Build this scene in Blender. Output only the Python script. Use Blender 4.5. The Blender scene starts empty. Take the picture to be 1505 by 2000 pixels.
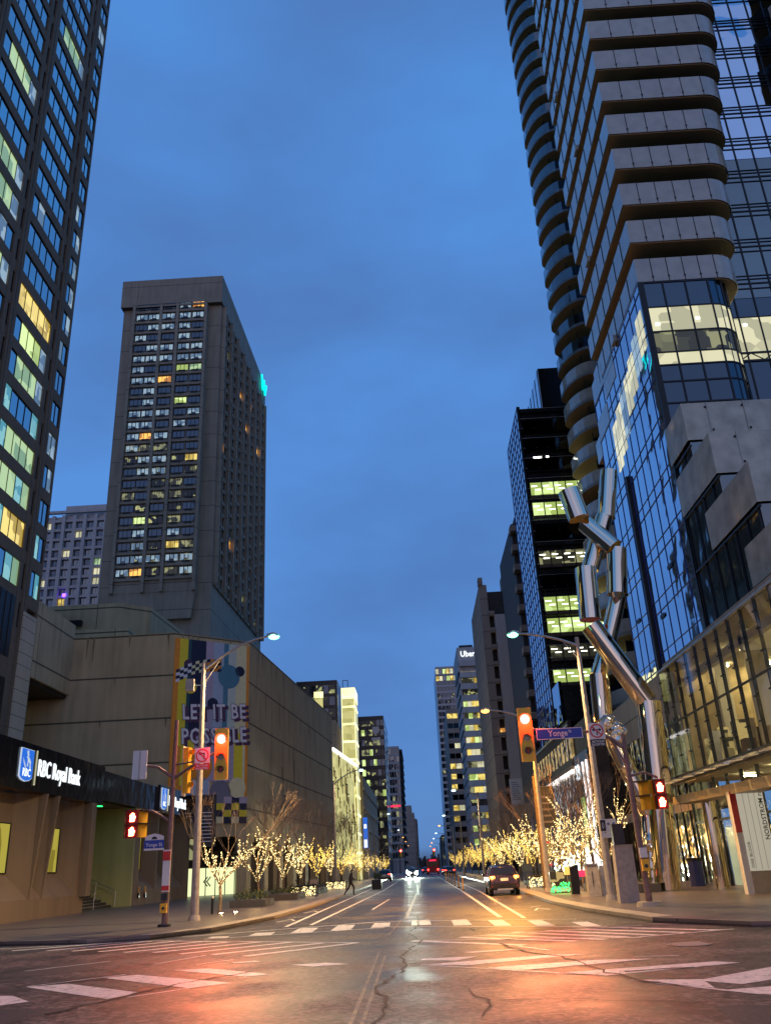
import bpy, bmesh, math, random
from mathutils import Matrix, Vector, Euler
random.seed(7)
R = math.radians
SC = bpy.context.scene
COL = SC.collection

# ------------------------------------------------------------------ camera
cam_d = bpy.data.cameras.new('camera'); cam = bpy.data.objects.new('camera', cam_d); COL.objects.link(cam)
F_PX = 1648.0
Zc = Vector((-192, 3900, -F_PX)).normalized(); Yc = Vector((70, -693, -F_PX)).normalized()
Xc = Yc.cross(Zc).normalized(); Yc = Zc.cross(Xc)
M = Matrix((Xc, Yc, Zc)).to_4x4(); M.translation = Vector((0, 0, 1.6)); cam.matrix_world = M
cam_d.sensor_fit = 'VERTICAL'; cam_d.sensor_height = 24; cam_d.lens = F_PX / 2000 * 24
cam_d.clip_start = 0.1; cam_d.clip_end = 5000
SC.camera = cam
# ------------------------------------------------------------------ render / exposure
SC.render.engine = 'CYCLES'
SC.view_settings.view_transform = 'Standard'; SC.view_settings.look = 'None'
SC.view_settings.exposure = .35; SC.view_settings.gamma = 1
cy = SC.cycles
cy.use_denoising = True; cy.max_bounces = 6; cy.diffuse_bounces = 2; cy.glossy_bounces = 4
cy.transmission_bounces = 4; cy.transparent_max_bounces = 8; cy.sample_clamp_indirect = 4; cy.sample_clamp_direct = 0
cy.caustics_reflective = False; cy.caustics_refractive = False
# ------------------------------------------------------------------ world: blue-hour sky
W = bpy.data.worlds.new('World'); SC.world = W; W.use_nodes = True
nt = W.node_tree; nt.nodes.clear()
def N(nt, t, **k):
    n = nt.nodes.new(t)
    for a, b in k.items(): setattr(n, a, b)
    return n
out = N(nt, 'ShaderNodeOutputWorld'); bg = N(nt, 'ShaderNodeBackground')
tc = N(nt, 'ShaderNodeTexCoord'); sx = N(nt, 'ShaderNodeSeparateXYZ')
nt.links.new(tc.outputs['Generated'], sx.inputs[0])
ramp = N(nt, 'ShaderNodeValToRGB')
def set_ramp(r, pts, interp='LINEAR'):
    e = r.color_ramp.elements
    while len(e) > 1: e.remove(e[-1])
    e[0].position = pts[0][0]; e[0].color = (*pts[0][1], 1)
    for p, c in pts[1:]:
        q = e.new(p); q.color = (*c, 1)
    r.color_ramp.interpolation = interp
set_ramp(ramp, [(0, (.030, .032, .05)), (.02, (.085, .19, .42)), (.15, (.09, .23, .55)), (.33, (.080, .225, .56)),
                (.55, (.074, .225, .57)), (.8, (.066, .21, .54)), (1, (.06, .22, .62))])
nt.links.new(sx.outputs['Z'], ramp.inputs[0])
mp = N(nt, 'ShaderNodeMapping'); mp.inputs['Scale'].default_value = (1, 1, 2.2)
mp.inputs['Rotation'].default_value = (0, .25, .3)
nz = N(nt, 'ShaderNodeTexNoise'); nz.inputs['Scale'].default_value = 2.2; nz.inputs['Detail'].default_value = 5; nz.inputs['Roughness'].default_value = .5
nt.links.new(tc.outputs['Generated'], mp.inputs[0]); nt.links.new(mp.outputs[0], nz.inputs[0])
cr = N(nt, 'ShaderNodeValToRGB'); set_ramp(cr, [(.40, (0, 0, 0)), (.66, (.85, .85, .85))])
nt.links.new(nz.outputs[0], cr.inputs[0])
mx = N(nt, 'ShaderNodeMix', data_type='RGBA')
nt.links.new(cr.outputs[0], mx.inputs[0]); nt.links.new(ramp.outputs[0], mx.inputs['A'])
mx.inputs['B'].default_value = (.062, .150, .38, 1)
# afterglow low in the west, behind the viewer (-Y)
mth = N(nt, 'ShaderNodeMath', operation='MULTIPLY'); mth.inputs[1].default_value = -1
nt.links.new(sx.outputs['Y'], mth.inputs[0])
g1 = N(nt, 'ShaderNodeMapRange'); g1.inputs[1].default_value = .25; g1.inputs[2].default_value = 1.0
nt.links.new(mth.outputs[0], g1.inputs[0])
g2 = N(nt, 'ShaderNodeMapRange'); g2.inputs[1].default_value = .42; g2.inputs[2].default_value = .0
nt.links.new(sx.outputs['Z'], g2.inputs[0])
gm = N(nt, 'ShaderNodeMath', operation='MULTIPLY'); nt.links.new(g1.outputs[0], gm.inputs[0]); nt.links.new(g2.outputs[0], gm.inputs[1])
mx2 = N(nt, 'ShaderNodeMix', data_type='RGBA', blend_type='ADD')
nt.links.new(gm.outputs[0], mx2.inputs[0]); nt.links.new(mx.outputs['Result'], mx2.inputs['A']); mx2.inputs['B'].default_value = (.40, .20, .07, 1)
nt.links.new(mx2.outputs['Result'], bg.inputs[0]); bg.inputs[1].default_value = 1.0
nt.links.new(bg.outputs[0], out.inputs[0])
# faint afterglow "sun" from the west
sd = bpy.data.lights.new('afterglow', 'SUN'); sd.energy = .10; sd.angle = R(60); sd.color = (1, .72, .42)
so = bpy.data.objects.new('afterglow', sd); COL.objects.link(so); so.rotation_euler = Euler((R(66), 0, R(8)))

# ------------------------------------------------------------------ materials
MT = {}
def newmat(name):
    m = bpy.data.materials.new(name); m.use_nodes = True; MT[name] = m
    nt = m.node_tree; b = nt.nodes['Principled BSDF']
    return m, nt, b
def S(b, **k):
    for a, v in k.items():
        a = {'base': 'Base Color', 'rough': 'Roughness', 'metal': 'Metallic', 'spec': 'Specular IOR Level', 'ecol': 'Emission Color', 'estr': 'Emission Strength', 'alpha': 'Alpha', 'coat': 'Coat Weight', 'trans': 'Transmission Weight'}[a]
        b.inputs[a].default_value = (*v, 1) if isinstance(v, tuple) and len(v) == 3 else v
def plain(name, base, rough=.6, metal=0., var=.12, scale=3., bump=0., coat=0.):
    m, nt, b = newmat(name); S(b, rough=rough, metal=metal, coat=coat)
    g = N(nt, 'ShaderNodeNewGeometry'); n = N(nt, 'ShaderNodeTexNoise'); n.inputs['Scale'].default_value = scale; n.inputs['Detail'].default_value = 5
    nt.links.new(g.outputs['Position'], n.inputs[0])
    r = N(nt, 'ShaderNodeValToRGB')
    set_ramp(r, [(.3, tuple(c * (1 - var) for c in base)), (.7, tuple(min(1, c * (1 + var)) for c in base))])
    nt.links.new(n.outputs[0], r.inputs[0]); nt.links.new(r.outputs[0], b.inputs['Base Color'])
    if bump:
        bp = N(nt, 'ShaderNodeBump'); bp.inputs['Strength'].default_value = bump; bp.inputs['Distance'].default_value = .03
        nt.links.new(n.outputs[0], bp.inputs['Height']); nt.links.new(bp.outputs[0], b.inputs['Normal'])
    return m
def emit(name, col, st, sample=True):
    m, nt, b = newmat(name); S(b, base=(.02, .02, .02), rough=.5, ecol=col, estr=st)
    if not sample: m.cycles.emission_sampling = 'NONE'
    return m
def math_n(nt, op, a, bv=None, c=None):
    n = N(nt, 'ShaderNodeMath', operation=op)
    for i, v in enumerate((a, bv, c)):
        if v is None: continue
        if isinstance(v, (int, float)): n.inputs[i].default_value = v
        else: nt.links.new(v, n.inputs[i])
    return n.outputs[0]
def concrete(name, base, zp=3.6, up=5.0, joint=.35, stain=.35, rough=.85, zoff=0., jw=.05):
    """board-marked panel concrete: joints every zp m of height and up m along, long vertical stains"""
    m, nt, b = newmat(name); S(b, rough=rough)
    g = N(nt, 'ShaderNodeNewGeometry'); s = N(nt, 'ShaderNodeSeparateXYZ'); nt.links.new(g.outputs['Position'], s.inputs[0])
    mp = N(nt, 'ShaderNodeMapping'); mp.inputs['Scale'].default_value = (1.1, 1.1, .10); nt.links.new(g.outputs['Position'], mp.inputs[0])
    n1 = N(nt, 'ShaderNodeTexNoise'); n1.inputs['Scale'].default_value = 1.3; n1.inputs['Detail'].default_value = 6; nt.links.new(mp.outputs[0], n1.inputs[0])
    n2 = N(nt, 'ShaderNodeTexNoise'); n2.inputs['Scale'].default_value = .35; n2.inputs['Detail'].default_value = 4; nt.links.new(g.outputs['Position'], n2.inputs[0])
    n3 = N(nt, 'ShaderNodeTexNoise'); n3.inputs['Scale'].default_value = 14; n3.inputs['Detail'].default_value = 3; nt.links.new(g.outputs['Position'], n3.inputs[0])
    v = math_n(nt, 'ADD', math_n(nt, 'MULTIPLY', n1.outputs[0], .5), math_n(nt, 'MULTIPLY', n2.outputs[0], .35))
    v = math_n(nt, 'ADD', v, math_n(nt, 'MULTIPLY', n3.outputs[0], .15))
    r = N(nt, 'ShaderNodeValToRGB')
    set_ramp(r, [(.32, tuple(c * (1 - stain) for c in base)), (.5, base), (.68, tuple(min(1, c * (1 + stain * .6)) for c in base))])
    nt.links.new(v, r.inputs[0])
    # joints
    zz = math_n(nt, 'FRACT', math_n(nt, 'DIVIDE', math_n(nt, 'ADD', s.outputs['Z'], zoff), zp))
    jz = math_n(nt, 'LESS_THAN', zz, jw / zp)
    uu = math_n(nt, 'FRACT', math_n(nt, 'DIVIDE', math_n(nt, 'ADD', s.outputs['X'], s.outputs['Y']), up))
    ju = math_n(nt, 'LESS_THAN', uu, jw * .6 / up)
    j = math_n(nt, 'MULTIPLY', math_n(nt, 'MAXIMUM', jz, ju), 1 - joint)
    mxx = N(nt, 'ShaderNodeMix', data_type='RGBA'); nt.links.new(j, mxx.inputs[0]); nt.links.new(r.outputs[0], mxx.inputs['A'])
    mxx.inputs['B'].default_value = (*[c * .12 for c in base], 1)
    nt.links.new(mxx.outputs['Result'], b.inputs['Base Color'])
    bp = N(nt, 'ShaderNodeBump'); bp.inputs['Strength'].default_value = .25; bp.inputs['Distance'].default_value = .03
    nt.links.new(v, bp.inputs['Height']); nt.links.new(bp.outputs[0], b.inputs['Normal'])
    return m
def mirror(name, base, rough=.03, metal=1., wob=.12, sc=.5):
    m, nt, b = newmat(name); S(b, base=base, rough=rough, metal=metal)
    g = N(nt, 'ShaderNodeNewGeometry'); n = N(nt, 'ShaderNodeTexNoise'); n.inputs['Scale'].default_value = sc; n.inputs['Detail'].default_value = 1.5
    nt.links.new(g.outputs['Position'], n.inputs[0])
    bp = N(nt, 'ShaderNodeBump'); bp.inputs['Strength'].default_value = wob; bp.inputs['Distance'].default_value = .25
    nt.links.new(n.outputs[0], bp.inputs['Height']); nt.links.new(bp.outputs[0], b.inputs['Normal'])
    return m
def litmat(name, c1, c2, st, sc=.8, lo=.35, hi=.65, zs=1.):
    """a lit room behind glass: two tones of light in blocky patches"""
    m, nt, b = newmat(name); S(b, base=(.03, .03, .03), rough=.15, estr=st)
    g = N(nt, 'ShaderNodeNewGeometry'); mp = N(nt, 'ShaderNodeMapping'); mp.inputs['Scale'].default_value = (sc, sc, sc * zs); nt.links.new(g.outputs['Position'], mp.inputs[0])
    n = N(nt, 'ShaderNodeTexVoronoi', distance='CHEBYCHEV'); n.inputs['Scale'].default_value = 1; nt.links.new(mp.outputs[0], n.inputs[0])
    s = N(nt, 'ShaderNodeSeparateColor'); nt.links.new(n.outputs['Color'], s.inputs[0])
    r = N(nt, 'ShaderNodeValToRGB'); set_ramp(r, [(lo, c1), (hi, c2)]); nt.links.new(s.outputs[0], r.inputs[0])
    nt.links.new(r.outputs[0], b.inputs['Emission Color'])
    m.cycles.emission_sampling = 'NONE'
    return m
def glass_thin(name, tint=(.9, .95, .9), refl=.14):
    m = bpy.data.materials.new(name); m.use_nodes = True; MT[name] = m; nt = m.node_tree; nt.nodes.clear()
    o = N(nt, 'ShaderNodeOutputMaterial'); t = N(nt, 'ShaderNodeBsdfTransparent'); t.inputs[0].default_value = (*tint, 1)
    gl = N(nt, 'ShaderNodeBsdfGlossy'); gl.inputs['Roughness'].default_value = .03; gl.inputs[0].default_value = (.9, .95, 1, 1)
    lw = N(nt, 'ShaderNodeLayerWeight'); lw.inputs[0].default_value = .5
    a = math_n(nt, 'ADD', math_n(nt, 'MULTIPLY', math_n(nt, 'POWER', lw.outputs['Facing'], 5.0), .85), refl * .5)
    mixs = N(nt, 'ShaderNodeMixShader'); nt.links.new(a, mixs.inputs[0]); nt.links.new(t.outputs[0], mixs.inputs[1]); nt.links.new(gl.outputs[0], mixs.inputs[2])
    nt.links.new(mixs.outputs[0], o.inputs[0]); return m

def asphalt():
    m, nt, b = newmat('wet_asphalt')
    g = N(nt, 'ShaderNodeNewGeometry'); P = g.outputs['Position']
    n = N(nt, 'ShaderNodeTexNoise'); n.inputs['Scale'].default_value = 22; n.inputs['Detail'].default_value = 8; n.inputs['Roughness'].default_value = .85; nt.links.new(P, n.inputs[0])
    nb = N(nt, 'ShaderNodeTexNoise'); nb.inputs['Scale'].default_value = .55; nb.inputs['Detail'].default_value = 5; nt.links.new(P, nb.inputs[0])
    nm = N(nt, 'ShaderNodeTexVoronoi'); nm.inputs['Scale'].default_value = 13; nt.links.new(P, nm.inputs[0]); ns = N(nt, 'ShaderNodeSeparateColor'); nt.links.new(nm.outputs['Color'], ns.inputs[0])
    v = math_n(nt, 'ADD', math_n(nt, 'MULTIPLY', n.outputs[0], .42), math_n(nt, 'MULTIPLY', nb.outputs[0], .38))
    v = math_n(nt, 'ADD', v, math_n(nt, 'MULTIPLY', ns.outputs[0], .20))
    r = N(nt, 'ShaderNodeValToRGB'); set_ramp(r, [(.40, (.012, .010, .009)), (.50, (.050, .041, .036)), (.60, (.17, .14, .12))]); nt.links.new(v, r.inputs[0])
    # cracks
    wn = N(nt, 'ShaderNodeTexNoise'); wn.inputs['Scale'].default_value = 1.3; wn.inputs['Detail'].default_value = 6; nt.links.new(P, wn.inputs[0])
    ad = N(nt, 'ShaderNodeMix', data_type='RGBA', blend_type='ADD'); ad.inputs[0].default_value = 1.0
    nt.links.new(P, ad.inputs['A']); nt.links.new(wn.outputs['Color'], ad.inputs['B'])
    vo = N(nt, 'ShaderNodeTexVoronoi', feature='DISTANCE_TO_EDGE'); vo.inputs['Scale'].default_value = .23; nt.links.new(ad.outputs['Result'], vo.inputs[0])
    c1 = math_n(nt, 'LESS_THAN', vo.outputs['Distance'], .0038)
    c2 = math_n(nt, 'GREATER_THAN', nb.outputs[0], .44)
    ck = math_n(nt, 'MULTIPLY', math_n(nt, 'MULTIPLY', c1, c2), .85)
    mm = N(nt, 'ShaderNodeMix', data_type='RGBA'); nt.links.new(ck, mm.inputs[0]); nt.links.new(r.outputs[0], mm.inputs['A']); mm.inputs['B'].default_value = (.006, .005, .005, 1)
    nt.links.new(mm.outputs['Result'], b.inputs['Base Color'])
    rr = N(nt, 'ShaderNodeMapRange'); rr.inputs[1].default_value = .35; rr.inputs[2].default_value = .65; rr.inputs[3].default_value = .34; rr.inputs[4].default_value = .60
    nt.links.new(nb.outputs[0], rr.inputs[0]); nt.links.new(rr.outputs[0], b.inputs['Roughness'])
    bp = N(nt, 'ShaderNodeBump'); bp.inputs['Strength'].default_value = .5; bp.inputs['Distance'].default_value = .008
    nt.links.new(n.outputs[0], bp.inputs['Height']); nt.links.new(bp.outputs[0], b.inputs['Normal'])
    S(b, spec=.25)
    return m
def paint(name, col, wear=.47):
    m, nt, b = newmat(name); S(b, rough=.42, spec=.5)
    g = N(nt, 'ShaderNodeNewGeometry'); P = g.outputs['Position']
    mp = N(nt, 'ShaderNodeMapping'); mp.inputs['Scale'].default_value = (1, .6, 1); mp.inputs['Rotation'].default_value = (0, 0, .6); nt.links.new(P, mp.inputs[0])
    n = N(nt, 'ShaderNodeTexNoise'); n.inputs['Scale'].default_value = 7; n.inputs['Detail'].default_value = 8; n.inputs['Roughness'].default_value = .75; nt.links.new(mp.outputs[0], n.inputs[0])
    r = N(nt, 'ShaderNodeValToRGB'); set_ramp(r, [(wear - .09, (.06, .052, .048)), (wear, tuple(c * .75 for c in col)), (wear + .15, col)]); nt.links.new(n.outputs[0], r.inputs[0])
    nt.links.new(r.outputs[0], b.inputs['Base Color'])
    n2 = N(nt, 'ShaderNodeTexNoise'); n2.inputs['Scale'].default_value = 45; n2.inputs['Detail'].default_value = 4; nt.links.new(P, n2.inputs[0])
    bp = N(nt, 'ShaderNodeBump'); bp.inputs['Strength'].default_value = .4; bp.inputs['Distance'].default_value = .006; nt.links.new(n2.outputs[0], bp.inputs['Height']); nt.links.new(bp.outputs[0], b.inputs['Normal'])
    return m

asphalt()
paint('road_paint', (.85, .78, .66), .43); paint('yellow_paint', (.40, .27, .09), .53)
concrete('tower_concrete', (.20, .145, .09), zp=3.336, up=40, joint=.6, stain=.22, zoff=.35)
concrete('podium_concrete', (.54, .43, .25), zp=3.9, up=19, joint=.1, stain=.3, zoff=.6, jw=.15)
concrete('hotel_concrete', (.30, .26, .19), zp=5.02, up=30, joint=.4, stain=.3, jw=.16)
concrete('bank_concrete', (.18, .13, .08), zp=20, up=50, joint=1, stain=.25)
concrete('stair_wall', (.40, .40, .16), zp=20, up=3.1, joint=.2, stain=.25)
concrete('pale_panel', (.62, .52, .36), zp=1.0, up=60, joint=.1, stain=.12)
concrete('brown_concrete', (.34, .25, .19), zp=3.1, up=60, joint=.5, stain=.2, jw=.2)
concrete('white_concrete', (.50, .45, .42), zp=50, up=60, joint=.8, stain=.2)
concrete('lilac_concrete', (.52, .43, .38), zp=50, up=60, joint=1, stain=.12)
concrete('tan_wall', (.45, .33, .2), zp=2.2, up=6, joint=.3, stain=.2)
concrete('stone_band', (.42, .36, .26), zp=30, up=1.6, joint=.5, stain=.2)
concrete('soffit', (.42, .29, .15), zp=60, up=60, joint=1, stain=.1)
concrete('paving', (.13, .105, .09), zp=90, up=1.5, joint=.3, stain=.35, rough=.38)
concrete('kerb_stone', (.42, .33, .22), zp=90, up=2.0, joint=.4, stain=.3, rough=.5)
concrete('stain', (.30, .22, .11), zp=90, up=90, joint=1, stain=.5)
plain('black_cladding', (.012, .012, .013), .22, 0, .3)
plain('black_metal', (.02, .02, .022), .4, .5)
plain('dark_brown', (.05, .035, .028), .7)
plain('grey_metal', (.42, .39, .35), .45, .7, .15, 6)
plain('pole_concrete', (.42, .34, .27), .8, 0, .2, 6, .1)
plain('rust_pole', (.22, .13, .11), .55, .3, .25, 8)
plain('bark', (.16, .11, .07), .9, 0, .3, 12, .4)
plain('twig', (.36, .24, .15), .9, 0, .25, 12)
plain('signal_yellow', (.92, .46, .02), .4, 0, .08)
plain('signal_dark', (.02, .015, .015), .3)
plain('sign_white', (.75, .68, .6), .5, 0, .05)
plain('sign_blue', (.02, .05, .32), .4, 0, .05)
plain('sign_black', (.02, .02, .02), .5)
plain('sign_red', (.65, .03, .02), .5)
plain('rail_metal', (.55, .55, .5), .3, .9)
plain('dark_stair', (.04, .04, .045), .6)
plain('car_paint', (.022, .008, .007), .18, .25, .05, 3, 0, .6)
plain('rubber', (.015, .015, .015), .8)
plain('car_glass', (.01, .012, .015), .05)
plain('white_paint', (.72, .70, .66), .4)
plain('coat_dark', (.03, .025, .03), .8)
plain('trouser_dark', (.04, .03, .028), .8)
plain('skin', (.45, .28, .2), .6)
plain('planter_stone', (.06, .05, .045), .6)
plain('shrub_green', (.06, .085, .03), .8, 0, .5, 9)
plain('boulder', (.33, .25, .18), .8, 0, .25, 4, .4)
plain('bin_blue', (.02, .03, .16), .4)
plain('steel_plate', (.25, .2, .16), .4, .8, .3, 9)
plain('totem_white', (.72, .66, .56), .4, 0, .04)
emit('totem_face', (.75, .68, .52), .42, False)
plain('totem_red', (.65, .05, .04), .4)
plain('totem_base', (.42, .34, .22), .5)
plain('interior_tan', (.55, .42, .24), .7, 0, .3, 1.5)
plain('interior_dark', (.10, .07, .045), .7, 0, .3, 1.5)
plain('curtain_pale', (.55, .56, .55), .6, 0, .1)
plain('bus_red', (.5, .02, .02), .35)
plain('cap_red', (.45, .02, .015), .35); plain('cap_yellow', (.75, .42, .02), .35)
mirror('chrome', (.80, .70, .54), .04, 1, .012, 1.5)
mirror('crumpled_chrome', (.8, .72, .6), .05, 1, 1.0, 4)
mirror('sky_glass', (.55, .62, .72), .03, 1, .22, .35)
mirror('tower_glass', (.36, .60, .66), .04, 1, .05, .4)
mirror('dark_glass', (.10, .12, .14), .05, 1, .12, .4)
mirror('dim_glass', (.20, .22, .22), .06, 1, .15, .6)
mirror('amber_glass', (.34, .28, .18), .08, 1, .6, 1.2)
plain('rail_glass', (.44, .41, .34), .09, 0, .12, 1.2, 0, .5)
plain('frost_rail', (.50, .46, .34), .22, 0, .25, 1.2, .1, .4)
mirror('black_fascia', (.03, .03, .032), .12, .6, .1, 1)
glass_thin('clear_glass')
glass_thin('smoke_glass', (.55, .6, .62), .25)
emit('red_lamp', (1, .035, .03), 26)
emit('red_hand', (1, .16, .06), 34)
emit('hazard', (1, .30, .03), 7)
emit('tail_red', (1, .03, .02), 12)
emit('lamp_white', (.22, 1, .50), 3.4, False)
emit('lamp_cool', (.6, .85, 1), 4, False)
emit('lamp_orange', (1, .42, .08), 3.5, False)
emit('headlight', (.9, 1, .85), 260)
emit('fairy', (1, .76, .32), 2.8, False)
emit('fairy_dim', (1, .60, .18), .95, False)
emit('fairy_far', (1, .66, .12), 1.7, False)
emit('sign_glow', (.88, .95, 1), 1.15, False)
emit('pale_glow', (.62, .75, .95), .62, False)
emit('blue_glow', (.005, .12, .62), .9, False)
emit('led_white', (1, .90, .86), 1.8)
emit('strip_light', (1, .98, .8), 5, False)
emit('room_light', (1, .84, .46), 55)
emit('teal_glow', (.0, .75, .75), 1.5, False)
emit('purple_glow', (.12, .04, 1), 7, False)
emit('red_glow', (1, .02, .08), 1.4, False)
emit('green_glow', (.02, 1, .15), 4)
emit('entry_glow', (.78, .85, .45), .95)
emit('uplight', (1, .75, .4), 60)
emit('spot_white', (.9, 1, .9), 25, False)
litmat('lit_office', (.30, .40, .10), (.62, .78, .30), 1.0, .55)
litmat('lit_green', (.16, .27, .15), (.36, .50, .25), 1.0, .5)
litmat('lit_yellow', (.35, .24, .03), (.8, .62, .16), 1.0, .7)
litmat('lit_warm', (.40, .16, .03), (1.0, .52, .10), 1.1, .8)
litmat('lit_pale', (.36, .35, .22), (.60, .57, .36), 1.0, .7)
litmat('lit_dim', (.02, .02, .012), (.22, .22, .11), 1.0, 1.1, .45, .75)
litmat('lit_blue', (.07, .12, .19), (.22, .31, .38), 1.0, .9)
litmat('lit_teal', (.06, .22, .28), (.18, .40, .42), 1.0, .9)
litmat('dark_speck', (.004, .004, .005), (.35, .36, .14), 1.0, 1.3, .78, .95)
litmat('lit_shaft', (.34, .32, .10), (.50, .46, .17), 1.0, .8, .2, .8)
litmat('lit_shaft_band', (.9, .82, .34), (1, .95, .5), 1.3, .8)
litmat('lit_bank', (.26, .21, .02), (.50, .43, .06), .62, .9, zs=.35); MT['lit_bank'].cycles.emission_sampling = 'AUTO'
litmat('merch_glow', (.03, .02, .01), (.75, .52, .18), .55, 2.2, .25, .8, 1.)  # goods and back walls glow by themselves, room light put into the colour

# ------------------------------------------------------------------ mesh builder
WL = {}   # world location of parents
class MB:
    def __init__(s): s.v = []; s.f = []; s.m = []; s.mats = []
    def mi(s, m):
        if m not in s.mats: s.mats.append(m)
        return s.mats.index(m)
    def face(s, pts, m):
        i = len(s.v); s.v += [tuple(p) for p in pts]; s.f.append(tuple(range(i, i + len(pts)))); s.m.append(s.mi(m))
    def hexa(s, p, m):
        i = len(s.v); s.v += [tuple(q) for q in p]; k = s.mi(m)
        for f in ((0, 3, 2, 1), (4, 5, 6, 7), (0, 1, 5, 4), (1, 2, 6, 5), (2, 3, 7, 6), (3, 0, 4, 7)):
            s.f.append(tuple(i + j for j in f)); s.m.append(k)
    def box(s, x0, x1, y0, y1, z0, z1, m):
        s.hexa([(x0, y0, z0), (x1, y0, z0), (x1, y1, z0), (x0, y1, z0), (x0, y0, z1), (x1, y0, z1), (x1, y1, z1), (x0, y1, z1)], m)
    def prism(s, poly, z0, z1, m, mtop=None, mbot=None):
        n = len(poly); i = len(s.v)
        s.v += [(x, y, z0) for x, y in poly] + [(x, y, z1) for x, y in poly]
        k = s.mi(m); kt = s.mi(mtop or m); kb = s.mi(mbot or m)
        for j in range(n):
            s.f.append((i + j, i + (j + 1) % n, i + n + (j + 1) % n, i + n + j)); s.m.append(k)
        s.f.append(tuple(i + n + j for j in range(n))); s.m.append(kt)
        s.f.append(tuple(i + j for j in reversed(range(n)))); s.m.append(kb)
    def fb(s, F, u0, u1, d0, d1, z0, z1, m):
        """box on a facade: along u, outward d"""
        P = F.p
        s.hexa([P(u0, d1, z0), P(u1, d1, z0), P(u1, d0, z0), P(u0, d0, z0), P(u0, d1, z1), P(u1, d1, z1), P(u1, d0, z1), P(u0, d0, z1)], m)
    def pane(s, F, u0, u1, d, z0, z1, m): s.face([F.p(u0, d, z0), F.p(u1, d, z0), F.p(u1, d, z1), F.p(u0, d, z1)], m)
    def fp(s, F, poly, d0, d1, m):
        """polygon (u,z) extruded from d0 to d1 on a facade"""
        n = len(poly); i = len(s.v); k = s.mi(m)
        s.v += [F.p(u, d0, z) for u, z in poly] + [F.p(u, d1, z) for u, z in poly]
        for j in range(n):
            s.f.append((i + j, i + (j + 1) % n, i + n + (j + 1) % n, i + n + j)); s.m.append(k)
        s.f.append(tuple(i + n + j for j in range(n))); s.m.append(k)
        s.f.append(tuple(i + j for j in reversed(range(n)))); s.m.append(k)
    def tube(s, p0, p1, r0, r1, m, n=8, caps=True, mc0=None, mc1=None):
        p0 = Vector(p0); p1 = Vector(p1); d = (p1 - p0)
        if d.length < 1e-6: return
        d.normalize(); a = d.orthogonal().normalized(); b = d.cross(a); i = len(s.v); k = s.mi(m)
        for p, r in ((p0, r0), (p1, r1)):
            for j in range(n):
                t = 2 * math.pi * j / n; s.v.append(tuple(p + (a * math.cos(t) + b * math.sin(t)) * r))
        for j in range(n):
            s.f.append((i + j, i + (j + 1) % n, i + n + (j + 1) % n, i + n + j)); s.m.append(k)
        if caps:
            s.f.append(tuple(i + n + j for j in range(n))); s.m.append(s.mi(mc1 or m))
            s.f.append(tuple(i + j for j in reversed(range(n)))); s.m.append(s.mi(mc0 or m))
    def path(s, pts, rs, m, n=8):
        for i in range(len(pts) - 1):
            s.tube(pts[i], pts[i + 1], rs[i], rs[i + 1], m, n)
    def octa(s, p, r, m):
        x, y, z = p; i = len(s.v); k = s.mi(m)
        s.v += [(x + r, y, z), (x, y + r, z), (x - r, y, z), (x, y - r, z), (x, y, z + r), (x, y, z - r)]
        for a in range(4):
            b = (a + 1) % 4; s.f.append((i + a, i + b, i + 4)); s.f.append((i + b, i + a, i + 5)); s.m += [k, k]
    def build(s, name, parent=None, smooth=False, local=False, kind=None):
        me = bpy.data.meshes.new(name)
        o = Vector((0, 0, 0)) if local or parent is None else WL[parent.name]
        me.from_pydata([(x - o.x, y - o.y, z - o.z) for x, y, z in s.v], [], s.f)
        for m in s.mats: me.materials.append(MT[m])
        me.polygons.foreach_set('material_index', s.m)
        if smooth:
            me.polygons.foreach_set('use_smooth', [True] * len(s.f))
        me.update()
        ob = bpy.data.objects.new(name, me); COL.objects.link(ob)
        if smooth:
            bm = bmesh.new(); bm.from_mesh(me); bmesh.ops.remove_doubles(bm, verts=bm.verts, dist=.0005)
            for e in bm.edges:
                if len(e.link_faces) == 2 and e.calc_face_angle(0) > .7: e.smooth = False
            bm.to_mesh(me); bm.free()
        if parent is not None: ob.parent = parent; WL[ob.name] = o.copy() if not local else WL[parent.name]
        else: WL[ob.name] = Vector((0, 0, 0))
        if kind: ob['kind'] = kind
        return ob
def split_build(b, name, parent, cap=100, **kw):
    """one object per connected piece"""
    n = len(b.v); par = list(range(n))
    def fd(x):
        while par[x] != x: par[x] = par[par[x]]; x = par[x]
        return x
    for f in b.f:
        for q in f[1:]: par[fd(q)] = fd(f[0])
    groups = {}
    for f, m in zip(b.f, b.m): groups.setdefault(fd(f[0]), []).append((f, m))
    gs = list(groups.values()); last = MB(); res = []
    for i, g in enumerate(gs):
        nb = last if i >= cap else MB(); mp = {}
        for f, m in g:
            ix = []
            for q in f:
                if q not in mp: mp[q] = len(nb.v); nb.v.append(b.v[q])
                ix.append(mp[q])
            nb.f.append(tuple(ix)); nb.m.append(nb.mi(b.mats[m]))
        if i < cap: res.append(nb.build(name, parent, **kw))
    if last.v: last.build(name, parent, kind='stuff', **kw)
    return res
class Face:
    def __init__(s, ox, oy, deg): s.o = (ox, oy); s.a = R(deg); s.c = math.cos(s.a); s.s = math.sin(s.a)
    def p(s, u, d, z): return (s.o[0] + u * s.c + d * s.s, s.o[1] + u * s.s - d * s.c, z)
def thing(name, label, cat, loc=(0, 0, 0), group=None, rz=0):
    o = bpy.data.objects.new(name, None); COL.objects.link(o); o.location = loc; o.rotation_euler = (0, 0, rz)
    o.empty_display_size = .3
    o['label'] = label; o['category'] = cat
    if group: o['group'] = group
    WL[o.name] = Vector(loc); return o
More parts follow.
